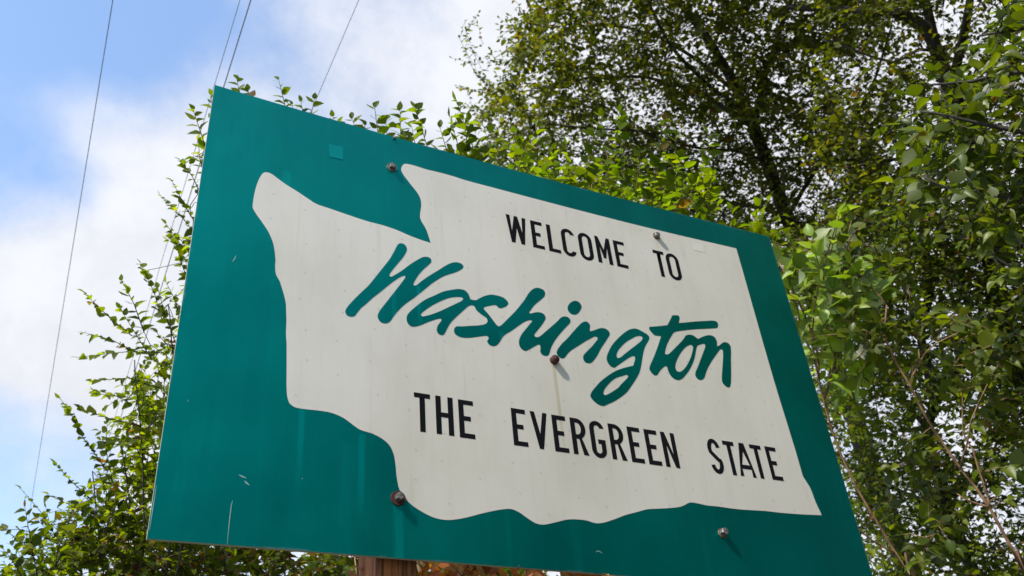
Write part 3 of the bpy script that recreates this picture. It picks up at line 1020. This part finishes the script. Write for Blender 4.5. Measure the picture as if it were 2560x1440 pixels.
        for ci, c in enumerate(cols):
            for q in range(4):
                vv = V.copy()
                vv[:, 2] *= (0.5, 1.5, 2.4, -0.5)[q]
                vv[:, 1] *= (1.05, 0.9, 0.78, 1.0)[q]
                vv[:, 1] += (0.0, 0.06, -0.05, 0.03)[q] * np.sin(vv[:, 0] * 3.0)
                me = bpy.data.meshes.new("leaf")
                me.from_pydata(vv.tolist(), [], F)
                a = me.color_attributes.new("tint", 'FLOAT_COLOR', 'POINT')
                k = (0.85, 1.2, 1.0, 0.7)[q]
                a.data.foreach_set('color', np.tile([c[0] * k, c[1] * k, c[2], 1.0], len(V)).astype(np.float32))
                me.polygons.foreach_set('use_smooth', [True] * len(me.polygons))
                me.materials.append(self.mat)
                variants.append(me)
        for j, i in enumerate(single):
            o = bpy.data.objects.new("leaf", variants[C[i] * 4 + (j * 7 // 3) % 4])
            col.objects.link(o)
            o.parent = root
            p = P[i] - np.array(base)
            o.matrix_local = Matrix(((D[i, 0] * S_[i], Y[i, 0] * S_[i], Z[i, 0] * S_[i], p[0]), (D[i, 1] * S_[i], Y[i, 1] * S_[i], Z[i, 1] * S_[i], p[1]),
                                     (D[i, 2] * S_[i], Y[i, 2] * S_[i], Z[i, 2] * S_[i], p[2]), (0, 0, 0, 1)))
        rest = np.setdiff1d(np.arange(n), np.array(single, int))
        if len(rest) == 0:
            return
        P, D, Y, Z, S_, C = P[rest], D[rest], Y[rest], Z[rest], S_[rest], C[rest]
        curl = self.rs.uniform(-0.6, 2.6, len(rest))
        wide = self.rs.uniform(0.72, 1.15, len(rest))
        A = (P[:, None, :] - np.array(base) + S_[:, None, None] * (V[None, :, 0:1] * D[:, None, :] + wide[:, None, None] * V[None, :, 1:2] * Y[:, None, :] + curl[:, None, None] * V[None, :, 2:3] * Z[:, None, :]))
        nv = len(V)
        me = bpy.data.meshes.new("foliage")
        me.vertices.add(len(rest) * nv)
        me.vertices.foreach_set('co', A.astype(np.float32).ravel())
        lens = np.array([len(f) for f in F])
        flat = np.concatenate([np.array(f) for f in F])
        loops = (flat[None, :] + (np.arange(len(rest)) * nv)[:, None]).ravel()
        tot = np.tile(lens, len(rest))
        me.loops.add(len(loops))
        me.loops.foreach_set('vertex_index', loops.astype(np.int32))
        me.polygons.add(len(tot))
        me.polygons.foreach_set('loop_start', np.concatenate([[0], np.cumsum(tot)[:-1]]).astype(np.int32))
        me.polygons.foreach_set('use_smooth', np.ones(len(tot), bool))
        me.update(calc_edges=True)
        cc = np.array(cols)[C] * self.rs.uniform(0.6, 1.45, len(rest))[:, None]
        cc = np.concatenate([cc, np.ones((len(rest), 1))], 1)
        a = me.color_attributes.new("tint", 'FLOAT_COLOR', 'POINT')
        a.data.foreach_set('color', np.repeat(cc, nv, axis=0).astype(np.float32).ravel())
        me.materials.append(self.mat)
        o = bpy.data.objects.new("foliage", me)
        col.objects.link(o)
        o.parent = root
        o["kind"] = "stuff"


def line(*q):
    """points (px, py, distance)"""
    return [at(*p) for p in q]


def in_poly(x, y, poly):
    r = False
    j = len(poly) - 1
    for i in range(len(poly)):
        if (poly[i][1] > y) != (poly[j][1] > y) and x < (poly[j][0] - poly[i][0]) * (y - poly[i][1]) / (poly[j][1] - poly[i][1]) + poly[i][0]:
            r = not r
        j = i
    return r


# openings in the crowns where the sky shows: (px, py, radius)
GAPS = [(1705, 125, 40), (1745, 335, 35), (1590, 250, 25), (2150, 190, 70), (2285, 110, 55), (2240, 80, 40), (2420, 50, 55),
        (2350, 800, 60), (2390, 1075, 65), (2500, 1300, 75), (2000, 480, 35), (2330, 1390, 40), (2090, 940, 40), (2470, 640, 45)]


def scatter(rs, poly, d0, d1, n, gaps=()):
    """points spread through the crown's volume: a silhouette seen from the road, d0 to d1 metres away"""
    xs, ys = [p[0] for p in poly], [p[1] for p in poly]
    out = []
    while len(out) < n:
        x, y = rs.uniform(min(xs), max(xs)), rs.uniform(min(ys), max(ys))
        if any((x - g[0]) ** 2 + (y - g[1]) ** 2 < g[2] ** 2 for g in gaps) and rs.random() < 0.9:
            continue
        if in_poly(x, y, poly):
            out.append(at(x, y, rs.uniform(d0, d1)))
    return out


def ground_under(p, dx=0.0, dy=0.0):
    return Vector((p.x + dx, p.y + dy, 0))


def grow_fill(pl, poly, d0, d1, n, sub, length, size, spacing, gaps=()):
    pts = scatter(pl.rs, poly, d0, d1, n, gaps)
    ref = pl.nodes
    pts.sort(key=lambda p: float(np.min(np.linalg.norm(ref - np.array(tuple(p)), axis=1))))
    for p in pts:
        pl.bunch(p, sub, length, size, spacing)


# ---- tall tree whose dark trunk forks above the sign
p0 = at(2010, 700, 11.0)
base = ground_under(p0, 0.9, 0.4)
T = Plant("broadleaf_tree", "tall tree with dark trunk forking above the sign's far corner", "tree", base, GREENS, M_BARK, "trees behind the sign", 'far', 0.078, 0.03, 21, ref=(-.3, -.4, .9))
T.limb("trunk", [base, base + Vector((-.15, 0, 1.8))] + line((2110, 980, 11), (2015, 690, 11), (1968, 540, 11), (1915, 400, 11), (1885, 318, 11)), 0.16, 0.072, 12, .01)
T.limb("branch", line((1885, 318, 11), (1850, 240, 11.0), (1790, 130, 11.1), (1730, 45, 11.2), (1660, -60, 11.4), (1600, -260, 11.8)), 0.062, 0.025, 10, .01)
T.limb("branch", line((1885, 318, 11), (1905, 210, 11.2), (1945, 90, 11.4), (1990, -60, 11.6), (2010, -320, 11.9)), 0.04, 0.015, 8, .01)
T.limb("branch", line((1890, 330, 11), (1830, 255, 10.8), (1770, 215, 10.5), (1690, 130, 10.3), (1640, 40, 10.2), (1560, -120, 10.4)), 0.028, 0.012, 8, .01)
T.limb("branch", line((1890, 325, 11), (1800, 262, 11.4), (1730, 225, 11.8), (1610, 195, 12), (1500, 193, 12), (1410, 205, 12), (1320, 240, 12.1)), 0.035, 0.013, 8, .012)
T.limb("branch", line((1915, 400, 11), (1840, 380, 10.6), (1740, 370, 10.2), (1600, 330, 10), (1450, 320, 10), (1330, 300, 10.1)), 0.022, 0.009, 8, .012)
T.limb("branch", line((1850, 240, 11), (1700, 120, 11.4), (1560, 70, 11.7), (1420, 60, 12), (1330, 40, 12)), 0.03, 0.011, 8, .012)
T.limb("branch", line((1968, 540, 11), (2040, 430, 10.7), (2110, 330, 10.4), (2180, 220, 10.3), (2230, 60, 10.3)), 0.03, 0.01, 8, .012)
T.limb("branch", line((1968, 540, 11), (1900, 520, 11.2), (1800, 500, 11.5), (1650, 440, 11.8), (1500, 430, 12)), 0.03, 0.01, 8, .012)
OUT1 = [(1310, -40), (1300, 60), (1290, 120), (1270, 180), (1230, 230), (1210, 300), (1200, 380), (1240, 470), (1500, 600), (1900, 720), (2150, 800), (2250, 500), (2240, -40), (2100, -350), (1500, -350)]
grow_fill(T, OUT1, 9.4, 12.8, int(TREE_N * 1.35), 3, 0.34, 0.074, 0.046, GAPS)
for q in ((1140, 95), (1150, 160), (1135, 215), (1158, 80), (1240, 45), (1150, 262), (1175, 130), (1190, 190), (1165, 230), (1200, 110), (1180, 290), (1215, 160), (1225, 210), (1195, 250), (1165, 320), (1205, 330), (1255, 95), (1245, 150)):
    T.bunch(at(q[0] + 8, q[1], T.rs.uniform(10.8, 12)), 2, 0.22, 0.06, 0.05)
T.finish()

# ---- second tree, arching limb at the top
p0 = at(2480, 600, 9.2)
base = ground_under(p0, 0.6, 0.5)
T = Plant("broadleaf_tree", "tree with a dark limb arching over at the photo's top edge", "tree", base, GREENS, M_BARK, "trees behind the sign", 'far', 0.078, 0.03, 22, ref=(-.3, -.4, .9))
T.limb("trunk", [base, base + Vector((-.05, 0, 1.5))] + line((2545, 900, 9.2), (2480, 600, 9.2), (2440, 430, 9.2), (2398, 285, 9.2), (2356, 178, 9.2)), 0.15, 0.075, 12, .01)
T.limb("branch", line((2356, 178, 9.2), (2340, 130, 9.2), (2310, 70, 9.2), (2250, 36, 9.2), (2170, 30, 9.3), (2060, 22, 9.4), (1950, 20, 9.6)), 0.07, 0.022, 10, .008)
T.limb("branch", line((2340, 130, 9.2), (2322, 40, 9.3), (2300, -60, 9.4), (2280, -300, 9.6)), 0.05, 0.02, 8, .01)
T.limb("branch", line((2380, 230, 9.2), (2400, 120, 9.0), (2420, 20, 8.9), (2450, -200, 8.8)), 0.05, 0.02, 8, .01)
T.limb("branch", line((2398, 285, 9.2), (2330, 125, 8.9), (2230, 155, 8.7), (2130, 120, 8.7), (2060, 100, 8.8)), 0.022, 0.009, 6, .01)
T.limb("branch", line((2440, 430, 9.2), (2340, 400, 9.0), (2240, 400, 8.9), (2120, 420, 8.8)), 0.03, 0.01, 6, .01)
T.limb("branch", line((2480, 600, 9.2), (2560, 480, 9.2), (2640, 300, 9.2), (2700, 0, 9.2)), 0.05, 0.02, 8, .01)
T.limb("branch", line((2505, 720, 9.2), (2400, 660, 9.4), (2310, 640, 9.6), (2240, 600, 9.8)), 0.03, 0.01, 6, .01)
grow_fill(T, [(2020, -80), (2050, 130), (2030, 420), (2080, 640), (2130, 820), (2560, 900), (2800, 700), (2800, -300), (2200, -300)], 7.6, 10.4, int(TREE_N * 0.66), 3, 0.32, 0.066, 0.048, GAPS)
T.finish()

# ---- third tree, lower right, dark and dense
p0 = at(2330, 900, 8.5)
base = ground_under(p0, 0.3, 0.3)
T = Plant("broadleaf_tree", "shaded leafy tree filling the gap beside the sign's lower corner", "tree", base, COOL, M_BARK, "trees behind the sign", 'far', 0.075, 0.03, 23, ref=(-.3, -.4, .9))
T.limb("trunk", [base] + line((2360, 1250, 8.5), (2335, 1000, 8.5), (2300, 830, 8.5), (2325, 740, 8.5), (2312, 640, 8.6), (2290, 480, 8.7)), 0.085, 0.03, 10, .01)
T.limb("branch", line((2335, 1000, 8.5), (2420, 900, 8.3), (2520, 800, 8.2), (2620, 640, 8.2)), 0.03, 0.01, 6, .01)
T.limb("branch", line((2345, 1100, 8.5), (2260, 1000, 8.7), (2180, 900, 8.9), (2090, 830, 9.0)), 0.03, 0.01, 6, .01)
T.limb("branch", line((2360, 1250, 8.5), (2450, 1180, 8.6), (2560, 1120, 8.7), (2660, 1000, 8.8)), 0.03, 0.01, 6, .01)
T.limb("branch", line((2365, 1300, 8.5), (2280, 1240, 8.4), (2190, 1200, 8.3), (2110, 1150, 8.3)), 0.025, 0.009, 6, .01)
grow_fill(T, [(1960, 640), (2000, 860), (2080, 1120), (2180, 1500), (2680, 1500), (2760, 600), (2300, 480), (2080, 540)], 7.0, 9.6, int(TREE_N * 0.75), 3, 0.30, 0.062, 0.048, GAPS)
T.finish()

# ---- shrub whose bright shoots stand up behind the sign's top edge
p0 = at(1500, 900, 4.7)
base = ground_under(p0, 0.1, 0.3)
T = Plant("leafy_shrub", "bright green shrub with upright shoots rising behind the sign's top edge", "shrub", base, BRIGHT, M_STEM, "shrubs behind the sign", 'mid', 0.066, 0.012, 31, M_THIN)
for q in range(9):
    px = 800 + q * 130
    yb = 380 + (px - 537) * 0.274 - 60
    a = at(px + 40, yb + 320, 4.5)
    T.limb("stem", [base + Vector((-.5 + .12 * q, 0.1 * math.sin(q), 0)), base.lerp(a, .5) + Vector((0, .2, 0)), a, at(px, yb, 4.4)], 0.016, 0.006, 6, .01)
shoots = [((605, 300), (600, 235), (592, 198)), ((625, 300), (620, 226)), ((722, 330), (712, 262), (697, 200)), ((742, 330), (730, 262)), ((760, 340), (752, 255)), ((772, 345), (778, 285), (786, 248)),
          ((838, 380), (832, 292)), ((905, 400), (892, 330), (880, 298)), ((925, 400), (912, 315)), ((952, 420), (945, 335), (937, 270)), ((1000, 430), (1002, 350), (1000, 276)), ((1015, 430), (1012, 340)),
          ((1085, 450), (1066, 360), (1038, 270)), ((1100, 460), (1092, 375)), ((1160, 480), (1150, 380), (1124, 292)), ((1150, 480), (1132, 390)), ((1200, 480), (1180, 360), (1140, 250)),
          ((970, 420), (968, 350), (965, 300)), ((1050, 440), (1040, 370), (1030, 320)), ((1130, 470), (1118, 380), (1100, 320)), ((1175, 470), (1165, 370), (1170, 300)), ((1220, 500), (1210, 420), (1190, 350)), ((1270, 520), (1250, 420), (1230, 330)), ((1330, 540), (1345, 430), (1340, 312)), ((1400, 540), (1420, 450), (1415, 360)), ((1480, 560), (1465, 420), (1500, 290)), ((1560, 560), (1555, 420), (1548, 280)),
          ((1610, 580), (1640, 460), (1660, 300)), ((1700, 600), (1690, 480), (1690, 340)), ((1770, 620), (1775, 500), (1770, 330)), ((1520, 560), (1530, 460), (1540, 350)), ((1600, 570), (1590, 480), (1600, 380)), ((1300, 520), (1290, 440), (1300, 380))]
for s_ in shoots:
    dd = 4.3 + 0.5 * T.rs.random() + (0.3 if s_[0][0] > 1250 else 0)
    pts = line(*[(a, b_, dd + 0.05 * k) for k, (a, b_) in enumerate(s_)])
    if len(pts) == 2:
        pts = [pts[0], pts[0].lerp(pts[1], .5) + Vector((.01, 0, 0)), pts[1]]
    T.reach(pts[0])
    fine = []
    for a, b_ in zip(pts, pts[1:]):
        fine += [np.array(a.lerp(b_, k / 4)) for k in range(4)]
    fine.append(np.array(pts[-1]))
    T.twig(fine, 0.0035, 0.0012)
    T.add_nodes(fine, [0.003] * len(fine))
    T.dress(fine, 0.021, 0.052 if s_[0][0] < 860 else 0.072, 0.05, flat=(-0.35, -1.0, 0.75), spread=1.0, jitter=0.45)
grow_fill(T, [(1160, 400), (1260, 380), (1500, 420), (1750, 470), (1900, 540), (1940, 640), (1700, 640), (1300, 500), (1160, 460)], 4.5, 5.8, 80, 3, 0.22, 0.064, 0.040)
grow_fill(T, [(560, 330), (800, 360), (1100, 450), (1100, 600), (700, 500), (560, 420)], 4.3, 5.2, 30, 2, 0.2, 0.06, 0.042)
T.finish()

# ---- shrub at the left of the sign
p0 = at(420, 1200, 5.2)
base = ground_under(p0, 0.2, 0.3)
T = Plant("leafy_shrub", "arching leafy shrub against the sky beside the sign's left edge", "shrub", base, SPRAY, M_BARK, "shrubs behind the sign", 'mid', 0.062, 0.03, 32, M_THIN)
for (bx, by, dx) in ((420, 760, 0), (330, 900, -.2), (230, 1180, -.4), (480, 560, .15), (90, 1420, -.7), (420, 1000, .1), (300, 1100, -.1), (560, 1380, .4), (760, 1420, .6)):
    a = at(bx, by, 5.0)
    T.limb("stem", [base + Vector((dx * .6, .1 * dx, 0)), base.lerp(a, .45) + Vector((dx * .15, .15, 0)), base.lerp(a, .8) + Vector((.12 + dx * .1, .1, 0)), a], 0.011, 0.003, 6, .012)
shoots = [((405, 800), (385, 730), (352, 660)), ((360, 830), (335, 760), (305, 702)), ((330, 840), (275, 795), (210, 732)), ((450, 800), (438, 750), (415, 706)), ((340, 880), (280, 850), (212, 832)), ((420, 882), (310, 880), (194, 893)),
          ((400, 970), (320, 945), (234, 952)), ((270, 1180), (205, 1090), (175, 1030), (150, 996)), ((310, 1300), (278, 1190), (264, 1120), (268, 1058)), ((350, 1065), (270, 1045), (196, 1020)),
          ((240, 1260), (180, 1205), (138, 1160)), ((230, 1290), (175, 1262), (122, 1238)), ((95, 1450), (78, 1360), (62, 1268)), ((90, 1400), (45, 1350), (0, 1315)), ((505, 620), (470, 560), (402, 490)), ((490, 560), (462, 515), (430, 452)),
          ((510, 500), (480, 440), (452, 402)), ((530, 420), (505, 340), (483, 276)), ((540, 360), (530, 290), (528, 238)), ((500, 640), (450, 610), (415, 560)), ((520, 470), (500, 400), (495, 350)), ((500, 640), (478, 600), (430, 590)), ((470, 700), (450, 650), (440, 600)),
          ((60, 1450), (30, 1400), (8, 1372)), ((180, 1400), (130, 1340), (95, 1300)), ((330, 1010), (280, 985), (230, 975)), ((380, 900), (330, 820), (300, 770)), ((440, 860), (410, 780), (395, 720))]
for s_ in shoots:
    dd = 4.7 + 0.7 * T.rs.random()
    pts = line(*[(a, b_, dd) for a, b_ in s_])
    T.reach(pts[0])
    fine = []
    for a, b_ in zip(pts, pts[1:]):
        fine += [np.array(a.lerp(b_, k / 4)) for k in range(4)]
    fine.append(np.array(pts[-1]))
    T.twig(fine, 0.0035, 0.0012)
    T.add_nodes(fine, [0.003] * len(fine))
    T.dress(fine, 0.019, 0.055, 0.0, flat=(-0.3, -0.8, 0.9), spread=1.0, jitter=0.38)
grow_fill(T, [(450, 840), (390, 860), (330, 960), (350, 1040), (260, 1200), (150, 1300), (40, 1410), (-150, 1480), (-150, 1650), (500, 1650), (520, 900)], 4.8, 6.4, 270, 3, 0.22, 0.052, 0.036)
grow_fill(T, [(460, 640), (440, 760), (520, 760), (560, 560)], 4.9, 5.4, 10, 2, 0.16, 0.048, 0.040)
T.finish()

# ---- low thicket seen under the bottom edge
p0 = at(900, 1500, 5.0)
base = ground_under(p0, 0.2, 0.4)
T = Plant("leafy_shrub", "low dense shrub showing under the sign's bottom edge", "shrub", base, COOL, M_STEM, "shrubs behind the sign", 'mid', 0.06, 0.10, 33)
for q in range(8):
    a = at(330 + q * 190, 1420, 5.2)
    T.limb("stem", [base + Vector((-.4 + .1 * q, 0, 0)), base.lerp(a, .55) + Vector((0, .15, 0)), a], 0.014, 0.005, 6, .01)
grow_fill(T, [(150, 1250), (800, 1290), (1600, 1380), (2200, 1440), (2200, 1700), (100, 1700)], 4.8, 6.2, 300, 3, 0.22, 0.058, 0.040)
grow_fill(T, [(330, 1330), (900, 1375), (1300, 1410), (1300, 1470), (330, 1470)], 5.0, 6.4, 130, 3, 0.22, 0.060, 0.034)
T.finish()

# ---- dead orange leaves hanging by the post
p0 = at(1200, 1440, 2.9)
base = ground_under(p0, 0.05, 0.1)
T = Plant("dried_vine", "dry orange-brown curled leaves hanging beside the post", "vine", base, [(.40, .135, .04), (.48, .20, .075), (.30, .085, .025), (.46, .25, .12)], M_STEM, None, 'mid', 0.05, 0.0, 34, M_DRY, (-.4, -.8, .3))
for q in range(5):
    a = at(880 + q * 150, 1395 + q * 12, 2.75)
    T.limb("stem", [base + Vector((-.1 + .06 * q, .05, 0)), base.lerp(a, .6) + Vector((0, .06, 0)), a], 0.006, 0.002, 5, .006)
for q in range(75):
    px = T.rs.uniform(1056, 1520)
    p = at(px, 1400 + (px - 1050) * .08 + T.rs.uniform(5, 60), T.rs.uniform(2.6, 3.0))
    pts = T.reach(p, reg=False)
    if pts is not None:
        T.dress(pts[-3:], 0.026, 0.046, 0.1, jitter=0.9)
for px, py in ((868, 1392), (890, 1425), (875, 1440)):
    T.add_leaf(at(px + 8, py - 8, 2.55), view_dir(px - 300, py + 500), -view_dir(px, py), 0.045, 0)
T.finish()

# ---- sapling at the right with brown stems
base = ground_under(at(2600, 1500, 4.45), 0.25, 0.1)
T = Plant("sapling", "slender sapling with brown forking stems beside the sign's right edge", "sapling", base, COOL, M_STEM, None, 'near', 0.085, 0.006, 41, M_GLOSS, (-.5, -.7, .7))
d = 4.35
T.limb("stem", [base] + line((2600, 1500, d), (2560, 1428, d), (2474, 1269, d), (2401, 1171, d), (2328, 1067, d), (2273, 963, d), (2215, 853, d), (2218, 762, d)), 0.0125, 0.004, 8, .004)
T.limb("stem", line((2273, 963, d), (2300, 905, d), (2335, 862, d - .1), (2400, 829, d - .1)), 0.005, 0.002, 6, .004)
T.limb("stem", line((2276, 968, d), (2290, 900, d + .1), (2330, 850, d + .1), (2390, 800, d + .2)), 0.0042, 0.002, 6, .004)
T.limb("stem", line((2474, 1269, d), (2462, 1225, d), (2432, 1122, d), (2407, 1080, d), (2404, 970, d)), 0.0065, 0.002, 6, .004)
T.limb("stem", line((2474, 1269, d), (2430, 1255, d), (2392, 1236, d)), 0.0042, 0.002, 6, .004)
T.limb("stem", line((2401, 1171, d), (2410, 1120, d - .1), (2425, 1050, d - .1), (2470, 960, d - .1)), 0.005, 0.002, 6, .006)
grow_fill(T, [(2060, 620), (2230, 600), (2330, 760), (2480, 800), (2540, 900), (2450, 960), (2300, 920), (2180, 880), (2080, 800)], 4.3, 5.0, 42, 2, 0.15, 0.078, 0.050)
grow_fill(T, [(2450, 980), (2600, 900), (2640, 1300), (2580, 1340), (2480, 1150)], 4.3, 5.0, 18, 1, 0.15, 0.072, 0.055)
grow_fill(T, [(2130, 1000), (2250, 1040), (2330, 1180), (2400, 1300), (2350, 1420), (2250, 1380)], 4.4, 5.2, 20, 1, 0.15, 0.070, 0.055)
for q in ((2430, 1060), (2400, 990), (2300, 1000), (2350, 1120), (2460, 1180), (2390, 1230), (2480, 970), (2250, 900), (2520, 1250), (2300, 880)):
    T.bunch(at(q[0], q[1], 4.37), 1, 0.12, 0.072, 0.05)
T.finish()

base = ground_under(at(2330, 1500, 4.5), 0.15, 0.15)
T = Plant("sapling", "sapling with pale broad leaves crowding the sign's upper right corner", "sapling", base, [(.13, .20, .03), (.16, .23, .045), (.10, .165, .015), (.14, .185, .025)], M_STEM, None, 'near', 0.08, 0.006, 42, M_GLOSS, (-.6, -.8, .5))
d = 4.45
T.limb("stem", [base] + line((2310, 1500, d), (2273, 1440, d), (2193, 1306, d), (2132, 1202, d), (2083, 1080, d), (2047, 950, d), (2030, 850, d), (2050, 700, d), (2095, 540, d)), 0.011, 0.003, 8, .004)
T.limb("stem", line((2240, 1385, d), (2180, 1350, d - .05), (2120, 1300, d - .1)), 0.006, 0.003, 6, .003)
T.limb("stem", line((2047, 950, d), (2040, 860, d), (2000, 760, d), (1950, 660, d)), 0.006, 0.003, 6, .004)
T.limb("stem", line((2060, 1000, d), (2090, 900, d + .05), (2130, 800, d + .1), (2150, 700, d + .1)), 0.006, 0.003, 6, .004)
for s_ in (((2075, 640), (2090, 580), (2100, 530)), ((2060, 700), (2040, 640), (2030, 590)), ((2110, 780), (2160, 740), (2210, 730)), ((1975, 740), (1960, 690), (1945, 650)), ((2040, 860), (2070, 790), (2080, 720)), ((2000, 800), (1985, 740), (1975, 700)), ((2090, 900), (2070, 850), (2085, 800)),
           ((2080, 1060), (2100, 1000), (2110, 960)), ((2030, 880), (2000, 830), (1990, 790)), ((2140, 780), (2130, 720), (2120, 660))):
    pts = line(*[(a, b_, d) for a, b_ in s_])
    T.reach(pts[0])
    fine = [np.array(pts[0]), np.array(pts[0].lerp(pts[1], .5)), np.array(pts[1]), np.array(pts[1].lerp(pts[2], .5)), np.array(pts[2])]
    T.twig(fine, 0.003, 0.0012)
    T.add_nodes(fine, [.003] * 5)
    T.dress(fine, 0.034, 0.110, 0.0, flat=(-0.5, -0.7, 0.8), jitter=0.4)
grow_fill(T, [(1960, 660), (2060, 560), (2130, 640), (2200, 760), (2160, 940), (2080, 1000), (2040, 900)], 4.35, 5.0, 34, 1, 0.14, 0.098, 0.052)
T.finish()

# ---- branch hanging in from a tree at the right
base = ground_under(at(3300, 700, 4.2), 0.6, -0.2)
T = Plant("roadside_tree", "tree reaching in with large nearby leaves at the photo's top right", "tree", base, COOL, M_BARK, None, 'near', 0.095, 0.006, 43, M_GLOSS, (-.4, -.5, .8))
d = 3.9
T.limb("trunk", [base, base + Vector((0, 0, 2.2)), base + Vector((-.05, .05, 4.2)), base + Vector((-.1, .1, 6.0))], 0.12, 0.06, 10, .01)
T.limb("branch", [base + Vector((0, 0, 2.6))] + line((3050, 420, d), (2800, 250, d), (2560, 182, d), (2430, 205, d), (2320, 212, d)), 0.03, 0.004, 8, .004)
T.limb("branch", [base + Vector((0, 0, 2.4))] + line((3000, 500, d), (2720, 370, d), (2560, 332, d), (2450, 312, d), (2372, 290, d), (2300, 280, d)), 0.026, 0.004, 8, .004)
T.limb("branch", [base + Vector((0, 0, 3.2))] + line((3000, 200, d), (2750, 40, d), (2560, 70, d - .1), (2450, 90, d - .1)), 0.026, 0.004, 8, .004)
T.limb("branch", [base + Vector((0, 0, 2.0))] + line((2950, 700, d), (2720, 560, d), (2560, 500, d), (2400, 480, d), (2300, 440, d)), 0.02, 0.004, 8, .004)
T.limb("branch", [base + Vector((0, 0, 1.8))] + line((2950, 850, d), (2720, 760, d), (2560, 690, d), (2480, 640, d)), 0.02, 0.004, 8, .004)
grow_fill(T, [(2450, 40), (2400, 160), (2290, 240), (2250, 330), (2290, 480), (2420, 620), (2560, 720), (2800, 800), (2800, -100), (2500, -60)], 3.7, 4.8, 190, 2, 0.16, 0.072, 0.045)
T.finish()


# ---- unseen dark firs, added behind and beside the camera to darken the sign's reflections
FIR = [(.012, .022, .007), (.016, .028, .008), (.010, .018, .006)]


def fir(x, y, h, r, label, seed):
    b0 = Vector((x, y, 0))
    T = Plant("reflection_fir", label, "tree", b0, FIR, M_BARK, "firs across the road", 'far', 0.5, 0.0, seed)
    T.limb("trunk", [b0, b0 + Vector((.1, 0, h * .3)), b0 + Vector((-.05, .05, h * .65)), b0 + Vector((0, 0, h))], 0.018 * h, 0.03, 10, .02)
    paths = []
    for q in range(90):
        f = 0.06 + 0.93 * (q / 89) ** 0.9
        a = q * 2.39996
        L = r * (1 - f) ** 0.8 * (0.85 + 0.3 * T.rs.random()) + 0.25
        s_ = np.array([x, y, h * f])
        d = np.array([math.cos(a), math.sin(a), 0.0])
        pts = [s_ + d * L * k / 4 + np.array([0, 0, 0.12 * L * (k / 4) - 0.30 * L * (k / 4) ** 2]) for k in range(5)]
        T.twig(pts, 0.03, 0.008)
        for k in range(int(14 + 14 * L)):
            u = T.rs.random() ** 0.7
            p = s_ + d * L * u + np.array([0, 0, 0.12 * L * u - 0.30 * L * u * u])
            T.add_leaf(p + T.rs.normal(0, .10, 3), d * 0.6 + T.rs.normal(0, .6, 3), T.rs.normal(0, .5, 3) + np.array([0, 0, 1]), 0.55 * (0.7 + 0.6 * T.rs.random()))
    T.finish(0)


fir(8.5, -6.5, 19.0, 4.0, "tall dark fir across the road, second of the row", 61)
fir(12.0, -1.5, 20.0, 4.2, "tall dark fir across the road, far end of the row", 62)
fir(6.5, -11.0, 18.0, 4.0, "tall dark fir across the road, third of the row", 63)
fir(2.0, -15.0, 14.0, 3.6, "fir across the road behind the viewer", 64)
fir(-2.5, -17.5, 12.0, 3.6, "shorter fir across the road behind the viewer", 65)
